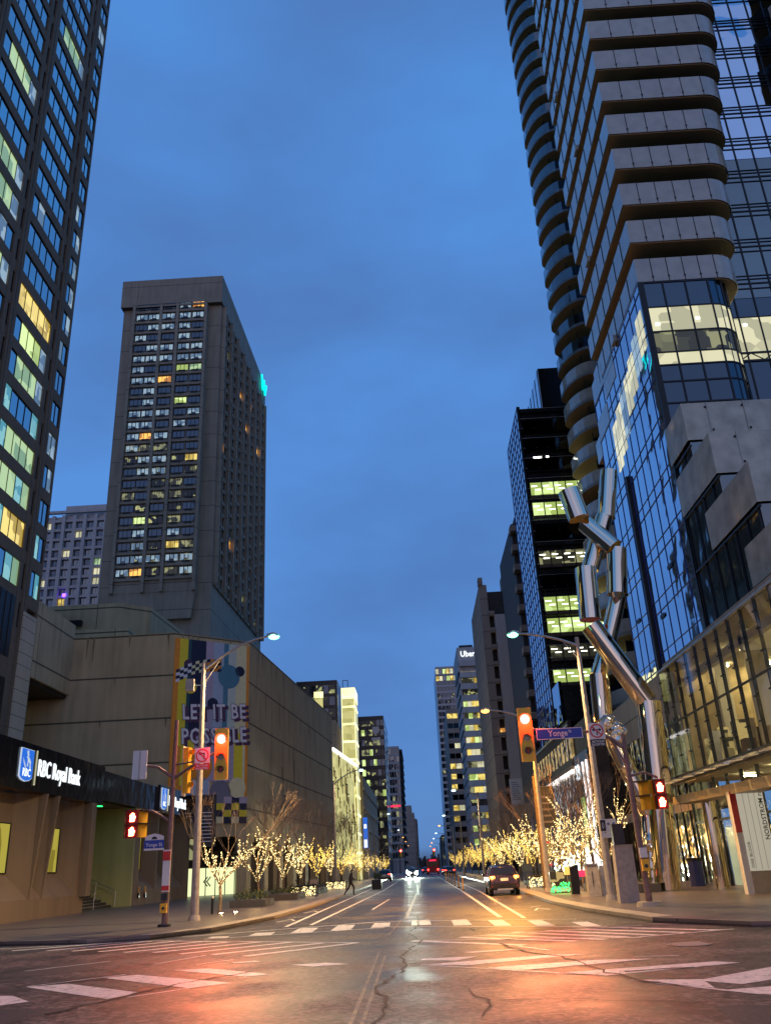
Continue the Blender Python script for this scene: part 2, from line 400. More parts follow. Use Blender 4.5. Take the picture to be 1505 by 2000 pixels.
def tag(o, label, cat, group=None):
    o['label'] = label; o['category'] = cat
    if group: o['group'] = group
    return o
def rebase(o, loc):
    """move the origin of a free mesh to its base"""
    v = Vector(loc)
    o.data.transform(Matrix.Translation(-v)); o.location = v; WL[o.name] = v; return o
def struct(o): o['kind'] = 'structure'; return o
def copy_tree(root, loc, rz=0, label=None, scale=None):
    r = root.copy(); COL.objects.link(r); r.location = loc; r.rotation_euler = (0, 0, rz)
    if scale: r.scale = scale
    if label: r['label'] = label
    for ch in list(root.children):
        c = ch.copy(); COL.objects.link(c); c.parent = r
        for g in list(ch.children):
            d = g.copy(); COL.objects.link(d); d.parent = c
    return r
WM = {}
def pane_mesh(w, h, mat, n=1, frame='black_metal', extra=None, hbar=None, fw=.05):
    key = (round(w, 3), round(h, 3), mat if isinstance(mat, str) else tuple(mat), n, frame, extra, hbar, fw)
    if key in WM: return WM[key]
    b = MB(); F = Face(0, 0, 0)
    ms = [mat] * n if isinstance(mat, str) else list(mat); n = len(ms)
    for i, m in enumerate(ms):
        b.face([F.p(-w / 2 + w * i / n, 0, -h / 2), F.p(-w / 2 + w * (i + 1) / n, 0, -h / 2), F.p(-w / 2 + w * (i + 1) / n, 0, h / 2), F.p(-w / 2 + w * i / n, 0, h / 2)], m)
    if frame:
        for i in range(n + 1):
            x = -w / 2 + w * i / n; b.fb(F, x - fw / 2, x + fw / 2, .0, .05, -h / 2, h / 2, frame)
        for z in ([-h / 2, h / 2] + ([hbar * h - h / 2] if hbar else [])):
            b.fb(F, -w / 2, w / 2, .002, .045, z - fw / 2, z + fw / 2, frame)
    if extra == 'strip':
        b.fb(F, -w * .4, w * .1, .01, .02, h * .24, h * .29, 'strip_light'); b.fb(F, -w * .1, w * .4, .01, .02, h * .02, h * .07, 'strip_light')
        b.fb(F, -w * .5, w * .5, .01, .03, -h * .5, -h * .3, 'interior_dark')
    if extra == 'curtain':
        b.fb(F, -w * .46, -w * .16, .004, .02, -h * .46, h * .42, 'lit_blue'); b.fb(F, w * .16, w * .46, .004, .02, -h * .46, h * .42, 'lit_blue')
        b.fb(F, -w * .10, w * .12, .004, .02, -h * .15, h * .40, 'lit_blue')
    me = bpy.data.meshes.new('window')
    me.from_pydata(b.v, [], b.f)
    for m in b.mats: me.materials.append(MT[m])
    me.polygons.foreach_set('material_index', b.m); me.update(); WM[key] = me; return me
def windows(parent, F, specs, name='window', cap=100, d=0.):
    """specs: (u_centre, z_centre, w, h, mat, kwargs)"""
    rest = MB(); nrest = 0
    for i, (u, z, w, h, mat, kw) in enumerate(specs):
        me = pane_mesh(w, h, mat, **kw); p = Vector(F.p(u, d, z))
        if i < cap:
            o = bpy.data.objects.new(name, me); COL.objects.link(o); o.parent = parent
            o.location = p - WL[parent.name]; o.rotation_euler = (0, 0, F.a)
        else:
            base = len(rest.v); Mx = Matrix.Translation(p) @ Matrix.Rotation(F.a, 4, 'Z')
            rest.v += [tuple(Mx @ v.co) for v in me.vertices]
            for pl in me.polygons:
                rest.f.append(tuple(base + k for k in pl.vertices)); rest.m.append(rest.mi(me.materials[pl.material_index].name))
            nrest += 1
    if nrest: rest.build(name, parent, kind='stuff')
def text(s, F, u, d, z, size, mat, parent, name='lettering', sx=1., ext=.02, off=0., rot=0., align='LEFT', shear=0., spacing=1.):
    c = bpy.data.curves.new('t', 'FONT'); c.body = s; c.size = size; c.extrude = ext; c.offset = off; c.align_x = align; c.shear = shear; c.space_character = spacing; c.resolution_u = 2
    t = bpy.data.objects.new('t', c); COL.objects.link(t)
    dg = bpy.context.evaluated_depsgraph_get(); me = bpy.data.meshes.new_from_object(t.evaluated_get(dg))
    bpy.data.objects.remove(t); me.materials.clear(); me.materials.append(MT[mat])
    Mx = Matrix.Translation(Vector(F.p(u, d, z)) - WL[parent.name]) @ Matrix.Rotation(F.a, 4, 'Z') @ Matrix.Rotation(R(90), 4, 'X') @ Matrix.Rotation(rot, 4, 'Z') @ Matrix.Diagonal((sx, 1, 1, 1))
    me.transform(Mx)
    o = bpy.data.objects.new(name, me); COL.objects.link(o); o.parent = parent; return o
ORD = ['first', 'second', 'third', 'fourth', 'fifth', 'sixth', 'seventh', 'eighth', 'ninth', 'tenth', 'eleventh', 'twelfth', 'thirteenth', 'fourteenth', 'fifteenth', 'sixteenth']
#PART2
# ================================================================== SETTING
b = MB(); b.box(-1500, 1500, -600, 4000, -1, 0, 'wet_asphalt'); o = struct(b.build('road'))
b = MB(); kl = [(-90, 27.6), (-12.7, 27.6), (-9.6, 26.5), (-8.0, 27.2), (-6.7, 29.3), (-5.7, 35.5), (-5.35, 45), (-5.35, 520), (-90, 520)]
b.prism(kl, .0, .12, 'paving'); struct(b.build('pavement'))
b = MB(); kr = [(5.9, 520), (5.55, 54), (5.05, 37), (5.3, 30.2), (5.9, 24.5), (7.4, 21.6), (9, 20.9), (90, 20.9), (90, 520)]
b.prism(kr, .0, .12, 'paving'); struct(b.build('pavement'))
def kerb(pts, w, name='kerb'):
    b = MB()
    for (x0, y0), (x1, y1) in zip(pts[:-1], pts[1:]):
        dx, dy = x1 - x0, y1 - y0; l = math.hypot(dx, dy); nx, ny = -dy / l * w, dx / l * w
        b.hexa([(x0, y0, .0), (x1, y1, .0), (x1 + nx, y1 + ny, .0), (x0 + nx, y0 + ny, .0), (x0, y0, .135), (x1, y1, .135), (x1 + nx, y1 + ny, .135), (x0 + nx, y0 + ny, .135)], 'kerb_stone')
    return struct(b.build(name))
kerb([(-8.0, 27.2), (-6.7, 29.3), (-5.7, 35.5), (-5.33, 45), (-5.33, 300)], .55)
kerb([(5.9, 300), (5.53, 54), (5.03, 37), (5.28, 30.2), (5.88, 24.5)], .6)
# painted markings
def marks(name, quads, mat, z=.004):
    b = MB()
    for i, q in enumerate(quads):
        zz = z + .0008 * (i % 3)
        b.face([(x, y, zz) for x, y in q], mat)
    return struct(b.build(name))
def strip(p, q, w):
    (x0, y0), (x1, y1) = p, q; l = math.hypot(x1 - x0, y1 - y0); nx, ny = -(y1 - y0) / l * w / 2, (x1 - x0) / l * w / 2
    return [(x0 - nx, y0 - ny), (x1 - nx, y1 - ny), (x1 + nx, y1 + ny), (x0 + nx, y0 + ny)]
Q = []
for x0, y0, y1, w in [(-6.2, 26.6, 27.1, .6), (-5.05, 26.8, 27.9, .65), (-3.9, 27.1, 29.1, .65), (-2.75, 27.3, 29.7, .6), (-1.6, 27.8, 30.0, .55), (-.4, 28.0, 30.4, .6), (.84, 27.0, 29.7, .52), (1.93, 26.0, 28.7, .46), (3.0, 25.1, 27.6, .45), (4.05, 24.3, 26.0, .45)]:
    Q.append([(x0, y0), (x0 + w, y0 - .12), (x0 + w * .93, y1), (x0, y1 + .1)])
Q += [strip((-7.2, 27.75), (-1.3, 30.75), .18), strip((-1.3, 30.75), (4.4, 27.3), .13), strip((-6.2, 26.3), (-1.2, 27.5), .14), strip((-1.2, 27.9), (4.6, 23.9), .13)]
# diagonal scramble crossing, left
for p, q in [((-3.89, 20.27), (-1.62, 22.45)), ((-4.77, 21.1), (-2.49, 22.89)), ((-5.66, 21.66), (-3.38, 23.62)), ((-6.5, 22.4), (-4.19, 24.25)), ((-7.35, 22.9), (-5.0, 24.9)), ((-8.2, 23.5), (-5.9, 25.5)), ((-9.1, 24.1), (-6.8, 26.1)), ((-10.0, 24.7), (-7.7, 26.6)), ((-11.2, 25.3), (-8.9, 26.6))]:
    Q.append(strip(p, q, .26))
Q += [strip((-12.5, 26.2), (-7.73, 26.6), .14), strip((-7.73, 26.6), (-1.6, 22.5), .12)]
# right
for p, q in [((-.3, 22.25), (2.04, 19.75)), ((.86, 22.57), (3.18, 20.1)), ((1.5, 23.0), (3.8, 20.2)), ((2.17, 23.4), (4.35, 20.5)), ((3.0, 23.4), (5.0, 20.7)), ((3.8, 23.4), (5.8, 20.9)), ((4.6, 23.5), (6.5, 21.2))]:
    Q.append(strip(p, q, .24))
Q += [strip((-.3, 22.3), (4.6, 20.3), .12), strip((4.3, 20.3), (6.9, 21.35), .12), strip((.8, 22.7), (5.4, 23.7), .12)]
# big near bars
Q += [[(-5.88, 17.2), (-5.33, 17.45), (-3.17, 15.48), (-3.76, 15.03)], [(-6.91, 16.3), (-6.24, 16.5), (-4.45, 14.77), (-4.77, 14.19)],
      [(-4.81, 17.99), (-4.13, 18.01), (-2.71, 16.49), (-3.12, 16.32)], [(-3.89, 18.96), (-3.46, 19.11), (-3.3, 18.9), (-3.8, 18.75)],
      [(-7.6, 15.4), (-6.61, 15.14), (-5.99, 14.31), (-6.5, 13.8)], [(-2.56, 17.95), (-1.9, 18.05), (-1.42, 17.58), (-2.1, 17.45)],
      strip((-6.9, 16.35), (-5.6, 17.6), .07), strip((-3.76, 15.03), (-4.5, 14.3), .08),
      [(-.1, 16.91), (.72, 16.47), (2.98, 17.44), (2.24, 17.56)], [(1.0, 15.95), (1.4, 15.33), (3.81, 16.12), (2.86, 16.35)],
      [(1.9, 14.78), (2.65, 14.22), (4.87, 15.03), (4.59, 15.35)], [(2.85, 13.6), (3.13, 13.02), (3.66, 12.49), (3.76, 13.34)],
      [(3.66, 13.23), (4.07, 12.68), (5.6, 13.6), (5.07, 14.32)], [(3.66, 12.25), (4.09, 11.72), (5.6, 11.9), (5.2, 12.6)],
      [(-.07, 17.94), (-.12, 17.73), (.53, 17.33), (.97, 17.93)], [(.7, 18.9), (.9, 18.6), (1.9, 18.9), (1.7, 19.0)],
      strip((-.1, 16.9), (2.65, 14.2), .07), strip((2.85, 13.6), (4.0, 11.8), .07), strip((3.6, 16.6), (4.3, 16.4), .07),
      strip((3.8, 10.3), (4.9, 9.2), .16), strip((1.9, 19.6), (2.4, 18.4), .1), strip((-8.2, 19.2), (-6.9, 20.6), .08), strip((-5.6, 19.4), (-4.9, 21.0), .08), strip((-4.6, 18.9), (-4.0, 19.6), .07)]
marks('crosswalk', Q, 'road_paint')
Q = [strip((2.42, 30), (2.6, 62), .16), strip((2.6, 62), (2.6, 300), .14), strip((3.08, 29), (3.6, 60), .13), strip((3.6, 60), (3.6, 300), .13),
     strip((-4.5, 30.3), (-4.46, 300), .15), strip((-3.72, 30.6), (-3.1, 72), .15), strip((-3.1, 72), (-3.05, 300), .14), strip((-2.2, 40), (-1.9, 52), .1)]
for x, y in ((4.2, 33), (-5.0, 33.5), (-4.9, 40)):
    Q += [strip((x - .3, y), (x + .3, y + .3), .1), strip((x + .3, y + .3), (x, y + 1.6), .09), strip((x, y + 1.6), (x - .3, y), .09), strip((x - .2, y + 2.4), (x + .3, y + 3.2), .1)]
marks('lane_lines', Q, 'road_paint')
marks('centre_line', [strip((-.62, 31.8), (-.36, 67), .12), strip((-.36, 67), (-.1, 300), .14), strip((-.95, 24.5), (-.75, 31), .05), strip((-.9, 11), (-.98, 20), .05), strip((-.76, 10.5), (-.82, 19), .05)], 'yellow_paint')
# cracks
def crack(pts, w, seed):
    rr = random.Random(seed); P = []
    for (x0, y0), (x1, y1) in zip(pts[:-1], pts[1:]):
        n = max(2, int(math.hypot(x1 - x0, y1 - y0) / .28))
        for i in range(n): t = i / n; P.append((x0 + (x1 - x0) * t + rr.uniform(-.07, .07), y0 + (y1 - y0) * t + rr.uniform(-.07, .07)))
    for a, c in zip(P[:-1], P[1:]): CR.append(strip(a, c, w * rr.uniform(.5, 1.5)))
CR = []
plain('tar', (.006, .005, .005), .7)
crack([(-.25, 33), (-.15, 28.5), (-.45, 25), (-.1, 22), (-.5, 19), (-.35, 16.5), (-.75, 14), (-.5, 12.5), (-.6, 10.5), (-.45, 9)], .045, 1)
crack([(-.7, 12.9), (.6, 12.4), (2.0, 12.0), (3.4, 11.2)], .02, 2)
crack([(1.6, 20.5), (1.9, 18.2), (2.4, 17.2), (2.6, 15.6), (2.7, 14.6), (3.0, 13.4), (3.3, 12.9)], .05, 3)
crack([(3.0, 14.6), (3.6, 14.7), (4.4, 14.6)], .08, 4)
crack([(4.9, 22.9), (5.0, 22.2)], .06, 5)
crack([(-3.2, 17.0), (-4.1, 15.6), (-4.7, 14.1), (-5.2, 12.6)], .05, 6)
crack([(-1.4, 17.6), (.2, 17.0), (-.1, 16.9)], .02, 7); crack([(.6, 13.4), (.75, 11.8), (.6, 10.8)], .03, 8)
crack([(-.6, 22), (.3, 22.4)], .02, 9); crack([(1.2, 25.6), (1.3, 24)], .03, 10)
marks('road_cracks', CR, 'tar', .0085)
PT = [[(-8.4, 18.0), (-6.9, 18.3), (-6.7, 20.9), (-8.2, 20.6)], [(2.9, 8.6), (4.3, 8.2), (4.6, 10.9), (3.2, 11.1)], [(.6, 32.5), (1.9, 32.4), (1.9, 38.0), (.7, 38.1)], [(-3.2, 35.0), (-2.3, 35.0), (-2.2, 46.0), (-3.1, 46.0)], [(-2.8, 9.0), (-1.9, 9.2), (-2.1, 11.6), (-3.0, 11.4)], [(4.4, 36), (5.0, 36), (5.1, 44), (4.5, 44)], [(-6.5, 12.4), (-5.4, 12.0), (-5.0, 13.4), (-6.2, 13.7)]]
plain('fresh_asphalt', (.026, .024, .024), .5, 0, .35, 14, .3)
marks('road_patches', PT, 'fresh_asphalt', .0015)
# manhole
b = MB(); F = Face(0, 0, 0)
pts = [(5.02 + .42 * math.cos(t * math.pi / 12), 18.28 + .42 * math.sin(t * math.pi / 12)) for t in range(24)]
b.prism(pts, .001, .012, 'steel_plate')
for i in range(-3, 4): b.box(5.02 - .3, 5.02 + .3, 18.28 + i * .1 - .02, 18.28 + i * .1 + .02, .012, .02, 'rail_metal')
o = rebase(b.build('manhole_cover'), (5.02, 18.28, 0)); tag(o, 'round iron manhole cover set in the wet road before the store corner', 'manhole cover')

# ================================================================== LEFT: office tower
T = thing('office_tower', 'tall brown stone office tower with ribbon windows nearest to the bank', 'building', (-31.46, 68.6, 0))
F = Face(-31.46, 0, 90)
b = MB(); b.fb(F, 14, 68.55, -26, -.42, 7.7, 106, 'dark_brown')
ZT = lambda k: 26.17 + 3.336 * k
for k in range(-1, 24):
    z0 = ZT(k); b.fb(F, 14, 68.64, -.42, 0, z0 + .08, z0 + 1.2, 'tower_concrete')
b.fb(F, 14, 68.64, -.42, 0, 7.7, ZT(-2) + 1.386 - 0.01, 'tower_concrete')
for u in (66.5 + 1.87,): b.fb(F, u, 68.64, -26, -.003, 7.7, 106, 'tower_concrete')
b.build('wall', T)
b = MB()
for e in (64.4, 55.85, 47.3, 38.75, 30.2):
    b.fb(F, e, e + .55, -.42, .03, 7.7, 106, 'tower_concrete'); b.fb(F, e + .55, e + 1.0, -.42, -.1, 7.7, 106, 'black_metal')
    b.fb(F, e + 1.0, e + 1.35, -.42, .1, 7.7, 106, 'tower_concrete'); b.fb(F, e + 1.35, e + 1.55, -.42, -.02, 7.7, 106, 'black_metal'); b.fb(F, e + 1.55, e + 2.1, -.42, .05, 7.7, 106, 'tower_concrete')
split_build(b, 'pier', T)
sp = []
rr = random.Random(11)
for k in range(0, 24):
    zc = ZT(k) - 1.03
    for j, (c, w, n) in enumerate(((67.45, 1.84, 2), (61.2, 6.5, 5), (52.65, 6.5, 5), (44.1, 6.5, 5))):
        base = 'tower_glass'; lit = rr.random()
        if k in (1, 2, 3) and j > 0: pat = ['lit_yellow' if k == 1 else 'lit_green'] * n; pat[rr.randrange(n)] = 'lit_teal'
        elif k in (0,) and j > 0: pat = ['lit_teal', 'lit_green', 'tower_glass', 'lit_teal', 'lit_green'][:n]
        elif lit < .16: pat = [rr.choice(['lit_green', 'lit_office', 'lit_green'])] * n; pat[0] = base; pat[-1] = 'lit_blue'
        elif lit < .42: pat = [rr.choice(['lit_blue', base]) for _ in range(n)]
        elif k in (7,) and j: pat = ['lit_yellow'] * n
        elif k < 5: pat = [rr.choice([base, 'lit_teal', base]) for _ in range(n)]
        else: pat = [base] * n
        sp.append((c, zc, w, 2.22, tuple(pat), dict(frame='black_metal', fw=.05)))
windows(T, F, sp, d=-.12)
b = MB()
for u0, u1, z0, z1 in ((57, 64.3, 18.2, 23.2), (57, 64.3, 12.6, 16.6), (48.5, 55.7, 12.6, 23.2)):
    b.fb(F, u0, u1, -.1, .02, z0, z1, 'black_metal')  # flat black panel, the shade of a recessed opening put into its colour
    for i in range(8): b.fb(F, u0 + i * .95, u0 + i * .95 + .06, .02, .06, z0, z1, 'dark_brown')
split_build(b, 'dark_recess', T)
b = MB(); b.fb(F, 65.75, 68.1, 0, .22, 12.3, 22.35, 'pale_panel'); b.build('panel_strip', T)

# low bridge wing between tower and podium
T = thing('connecting_wing', 'plain concrete bridge wing joining the office tower to the podium', 'building', (-31.46, 72, 0))
b = MB(); b.fb(F, 68.64, 77.0, -14, -.02, 17.6, 24.2, 'podium_concrete'); b.build('wall', T)
b = MB(); b.fb(F, 68.64, 80.0, -14, -8, 7.7, 17.6, 'tan_wall'); b.fb(F, 68.64, 77, -14, -.3, 17.3, 17.59, 'black_metal')
for i in range(5): b.fb(F, 70 + i * 1.6, 71 + i * 1.6, -8, -7.9, 9.5 - .2 * i, 9.8 - .2 * i, 'black_metal')
b.build('undercroft', T)
b = MB(); b.fb(F, 69.5, 75.5, -6, -3.4, 17.2, 17.28, 'lit_dim'); b.build('soffit_glow', T)  # glowing sheet added for the dim light on the ceiling, no fitting here

# ================================================================== LEFT: bank
T = thing('bank_building', 'low brown concrete bank with black fascia and deep splayed windows', 'building', (-18.7, 50, 0))
F = Face(-18.7, 0, 90)
b = MB()
b.fb(F, 22, 73.1, -12.6, -1.3, 6.2, 7.65, 'bank_concrete')
b.fb(F, 22, 50.3, -12.6, -1.3, .12, 6.2, 'bank_concrete'); b.fb(F, 59.0, 73.1, -12.6, -1.3, .12, 6.2, 'bank_concrete')
def splayed(b, ops, ua, ub, ztop):
    """front wall with openings, splayed reveals and sloping sills"""
    b.fb(F, ua, ub, -1.3, 0, .12, 1.02, 'bank_concrete')
    e = ua
    for u0, u1 in ops:
        b.fb(F, e, u0, -1.3, 0, 1.02, ztop, 'bank_concrete'); e = u1
        s = min(.95, (u1 - u0) * .36); P = F.p; a0 = u0 + s; a1 = u1 - s * .75; a0 = u0 + s * .5
        b.face([P(u0, 0, 1.02), P(u1, 0, 1.02), P(a1, -.9, 2.15), P(a0, -.9, 2.15)], 'bank_concrete')
        b.face([P(u0, 0, 1.02), P(a0, -.9, 2.15), P(a0, -.9, ztop), P(u0, 0, ztop)], 'bank_concrete')
        b.face([P(u1, 0, 1.02), P(u1, 0, ztop), P(a1, -.9, ztop), P(a1, -.9, 2.15)], 'bank_concrete')
    b.fb(F, e, ub, -1.3, 0, 1.02, ztop, 'bank_concrete'); b.fb(F, ua + .1, ub - .1, -1.29, -.91, 1.02, ztop - .01, 'bank_concrete')
op1 = [(25.4, 29.4), (30, 31.2), (31.6, 35.6), (36.0, 37.2), (37.6, 43.3), (43.55, 44.78), (45.0, 49.3)]
op2 = [(60.1, 63.9), (64.3, 68.0), (68.4, 71.4)]
splayed(b, op1, 22, 50.3, 5.8)
for u in (31.4, 35.8, 37.4, 43.34, 44.8, 29.7):
    for q in (0,):
        P = F.p; b.hexa([P(u, .02, 1.02), P(u + .17, .02, 1.02), P(u + .17, -.5, 1.02), P(u, -.5, 1.02), P(u, .42, 5.78), P(u + .17, .42, 5.78), P(u + .17, -.5, 5.78), P(u, -.5, 5.78)], 'bank_concrete')
b.fb(F, 22, 50.3, 0, .05, .12, .95, 'bank_concrete')
b.fb(F, 49.6, 50.3, 0, .42, .95, 5.78, 'bank_concrete'); splayed(b, op2, 59.0, 73.1, 6.1)
b.build('wall', T)
sp = []
for u0, u1 in op1 + op2:
    w = 1.25
    if u1 - u0 < 2: continue
    sp.append((u1 - min(.95, (u1 - u0) * .36) * .75 - .1 - w / 2, 3.3 if u0 < 55 else 3.9, w, 2.2 if u0 < 55 else 3.2, 'lit_bank', dict(frame='black_metal')))
windows(T, F, sp, d=-.88)
b = MB(); b.fb(F, 22, 51.35, -.4, .34, 5.78, 7.9, 'black_fascia')
for i in range(18): b.fb(F, 22 + i * 1.7, 22.02 + i * 1.7, .34, .345, 5.8, 7.88, 'black_metal')
b.build('fascia', T)
b = MB(); b.fb(F, 51.36, 73.3, -.4, .12, 6.1, 7.75, 'black_fascia'); b.fb(F, 63, 73.3, .12, .3, 6.12, 7.9, 'black_fascia'); b.build('fascia', T)
b = MB(); b.fb(F, 58.7, 58.98, -8, -.0, .12, 6.08, 'stair_wall'); b.fb(F, 50.32, 58.69, -12, -8.1, .12, 6.15, 'stair_wall'); b.fb(F, 50.32, 58.69, -8, -.1, 6.1, 6.17, 'bank_concrete'); b.build('stair_wall', T)
b = MB()
for i in range(11): b.fb(F, 50.33, 58.69, -1.2 - .34 * (i + 1) - .001 * i - (.0), -1.2 - .34 * i, .12, .12 + .16 * (i + 1), 'dark_stair'); b.fb(F, 50.34, 58.68, -1.2 - .34 * i - .03, -1.19 - .34 * i, .12 + .16 * (i + 1) - .02, .125 + .16 * (i + 1), 'rail_metal')
b.build('stairs', T)
b = MB()
for u in (54.4, 58.2):
    for h in (.95,):
        b.tube(F.p(u, -.8, .12 + h), F.p(u, -5.2, .12 + h + 1.95), .025, .025, 'rail_metal')
    for i in range(4): b.tube(F.p(u, -.8 - 1.3 * i, .12 + max(0, (1.3 * i - .4) * .47)), F.p(u, -.8 - 1.3 * i, .12 + .95 + 1.3 * i * .443), .022, .022, 'rail_metal')
split_build(b, 'handrail', T)
for u, d in ((53.0, -1.5), (56.0, -1.5), (54.5, -3.4)):
    b = MB(); b.fb(F, u - .25, u + .25, d - .12, d + .12, 6.06, 6.09, 'green_glow'); b.build('downlight', T)
b = MB()
for u in (60.1, 61.5): b.fb(F, u, u + .22, 0, .12, .55, .85, 'black_metal'); b.tube(F.p(u + .1, .06, .85), F.p(u + .1, .06, 1.25), .03, .03, 'hazard' if False else 'signal_yellow')
split_build(b, 'hose_connection', T)
def shield(T, F, u0, u1, z0, z1, d):
    b = MB(); w = u1 - u0; c = (u0 + u1) / 2
    poly = [(u0, z1), (u0, z0 + .2), (c - w * .3, z0 + .06), (c, z0), (c + w * .3, z0 + .06), (u1, z0 + .2), (u1, z1)]
    b.fp(F, poly, d, d + .06, 'pale_glow')
    poly2 = [(u0 + w * .035, z1 - .03), (u0 + w * .035, z0 + .215), (c - w * .28, z0 + .09), (c, z0 + .035), (c + w * .28, z0 + .09), (u1 - w * .035, z0 + .215), (u1 - w * .035, z1 - .03)]
    b.fp(F, poly2, d + .062, d + .08, 'blue_glow')
    h = z1 - z0; P = lambda a, q: (u0 + a * w, z0 + q * h)
    lion = [(c + (a_ - c) * .75, z_) for a_, z_ in [P(.34, .93), P(.5, .95), P(.56, .9), P(.52, .86), P(.62, .84), P(.55, .79), P(.60, .74), P(.72, .70), P(.84, .60), P(.82, .5), P(.88, .42), P(.80, .38), P(.72, .44), P(.74, .54), P(.64, .60), P(.55, .56), P(.58, .48), P(.5, .44), P(.44, .5), P(.5, .6), P(.46, .7), P(.36, .74), P(.46, .80), P(.38, .84)]]
    b.fp(F, lion, d + .081, d + .09, 'pale_glow')
    for k in range(3):
        s = []
        for i in range(7):
            t = i / 6; s.append(P(.14 + .08 * k + .42 * t ** 1.6, .72 - .06 * k - .42 * t))
        e = [(a, q - .055) for a, q in reversed(s)]
        b.fp(F, s + e, d + .081, d + .088, 'pale_glow')
    o = b.build('shield_logo', T)
    text('RBC', F, c, d + .085, z0 + .16 * h, .36 * w, 'sign_glow', T, sx=.95, ext=.004, align='CENTER', off=.004)
sT = thing('bank_sign', 'large backlit bank sign with blue shield on the near black fascia', 'sign', (-18.36, 40, 6.1), 'backlit bank signs')
shield(sT, F, 39.95, 41.35, 6.12, 7.6, .35)
b = MB(); b.fb(F, 41.72, 41.78, .35, .4, 6.05, 7.65, 'lit_pale'); b.build('divider', sT)
text('RBC Royal Bank', F, 42.0, .37, 6.52, 1.12, 'sign_glow', sT, sx=.74, ext=.02, off=.0)
sT = thing('bank_sign', 'smaller backlit bank sign half hidden behind the signal pole', 'sign', (-18.36, 63, 6.1), 'backlit bank signs')
shield(sT, F, 63.3, 64.6, 6.25, 7.72, .31)
b = MB(); b.fb(F, 64.95, 65.02, .31, .36, 6.2, 7.75, 'lit_pale'); b.build('divider', sT)
text('RBC Royal Bank', F, 65.3, .33, 6.62, 1.05, 'sign_glow', sT, sx=.7, ext=.02, off=.0)

# ================================================================== LEFT: concrete podium (department store)
T = thing('podium_building', 'big windowless beige concrete store block with chamfered corner and banner', 'building', (-15.75, 81.95, 0))
poly = [(-46, 77), (-21.95, 77), (-15.75, 81.95), (-12.1, 127.6), (-60, 127.6)]
b = MB(); b.prism(poly, 4.9, 23.0, 'podium_concrete')
b.prism([(-46, 95), (-44, 92.5), (-33, 92.5), (-30, 95), (-29, 110), (-46, 110)], 23.0, 31.2, 'podium_concrete')
b.prism([(-46, 89), (-30.5, 89), (-30.5, 93), (-46, 93)], 23.0, 27.2, 'podium_concrete')
b.box(-41, -37, 91.8, 92.4, 28.6, 29.2, 'black_metal')
b.build('wall', T)
FS = Face(-15.75, 81.95, math.degrees(math.atan2(45.65, 3.65)))
FC = Face(-21.95, 77, math.degrees(math.atan2(4.95, 6.2)))
b = MB()   # ground storey: columns and arches
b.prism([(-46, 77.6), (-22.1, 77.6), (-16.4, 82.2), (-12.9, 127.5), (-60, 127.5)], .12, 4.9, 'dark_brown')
for i, u in enumerate([0, 6.5, 13, 19.5, 26, 32.5, 39, 44.4]):
    b.fb(FS, u, u + 1.6, -.8, .0, .12, 4.9, 'podium_concrete')
    if u < 44:
        for t in range(6):
            a = (t + .5) / 6 * math.pi; x = u + 1.6 + 2.45 - 2.45 * math.cos(a); zz = 3.6 + 1.2 * math.sin(a)
            b.fb(FS, x - .42, x + .42, -.6, -.003, zz, 4.9, 'podium_concrete')
b.fb(FC, 0, 1.3, -.6, 0, .12, 4.9, 'podium_concrete'); b.fb(FC, 7.0, 7.9, -.6, 0, .12, 4.9, 'podium_concrete')
b.fb(FC, 1.3, 7.0, -.3, -.002, 2.35, 3.0, 'black_metal')
b.build('colonnade', T)
b = MB(); b.fb(FC, 1.3, 7.0, -.3, -.24, .14, 2.35, 'entry_glow')
for i in range(7): b.fb(FC, 1.3 + i * .93, 1.36 + i * .93, -.24, -.18, .14, 2.35, 'black_metal')
for s in (0, .28):
    for q in (1, -1):
        b.fp(FC, [(3.9 + s, 1.25), (4.3 + s, 1.25 + .42 * q), (4.36 + s, 1.25 + .34 * q), (4.03 + s, 1.25)], -.235, -.22, 'black_metal')
b.build('entrance_panel', T)
b = MB(); b.fb(FC, 1.4, 3.6, -.3, -.24, 3.05, 4.75, 'lit_dim'); b.fb(FC, 3.7, 6.9, -.3, -.25, 3.05, 4.75, 'dark_glass'); b.build('window', T)
sp = []
for i, u in enumerate([1.6, 8.1, 14.6, 21.1, 27.6, 34.1]):
    sp.append((u + 2.45, 2.1, 4.4, 3.7, ('lit_dim', 'lit_warm' if i % 2 else 'lit_yellow', 'dark_glass'), dict(frame='black_metal')))
windows(T, FS, sp, name='shop_window', d=-.75)
b = MB()
for u, z, w, h in ((14, 9, .25, 3.4), (20, 11, .22, 2.8)): b.fb(FS, u, u + w, 0, .02, z, z + h, 'dark_brown')
b.fb(FS, 14.2, 21, 0, .012, 8.2, 9.6, 'dark_brown'); split_build(b, 'wall_vent', T)
b = MB(); rr = random.Random(41)
for i in range(60):
    u = rr.uniform(1, 44); z = rr.choice([22.9, 18.9, 15.0, 11.1]); l = rr.uniform(.8, 3.4); w = rr.uniform(.08, .3)
    b.fp(FS, [(u, z), (u + w, z), (u + w * .6, z - l), (u + w * .4, z - l)], .0, .006, 'stain')
for i in range(7):
    u = rr.uniform(.3, 7.5); z = rr.choice([22.9]); b.fp(FC, [(u, z), (u + .2, z), (u + .12, z - .4), (u + .08, z - .4)], 0, .004, 'stain')
FPd = Face(0, 77, 0)
for i in range(12):
    u = rr.uniform(-31, -22.4); z = rr.choice([22.9, 18.9, 15.0, 11.1]); l = rr.uniform(.5, 2.4); w = rr.uniform(.06, .25)
    b.fp(FPd, [(u, z), (u + w, z), (u + w * .6, z - l), (u + w * .4, z - l)], .0, .006, 'stain')
b.build('rain_stain', T, kind='stuff')

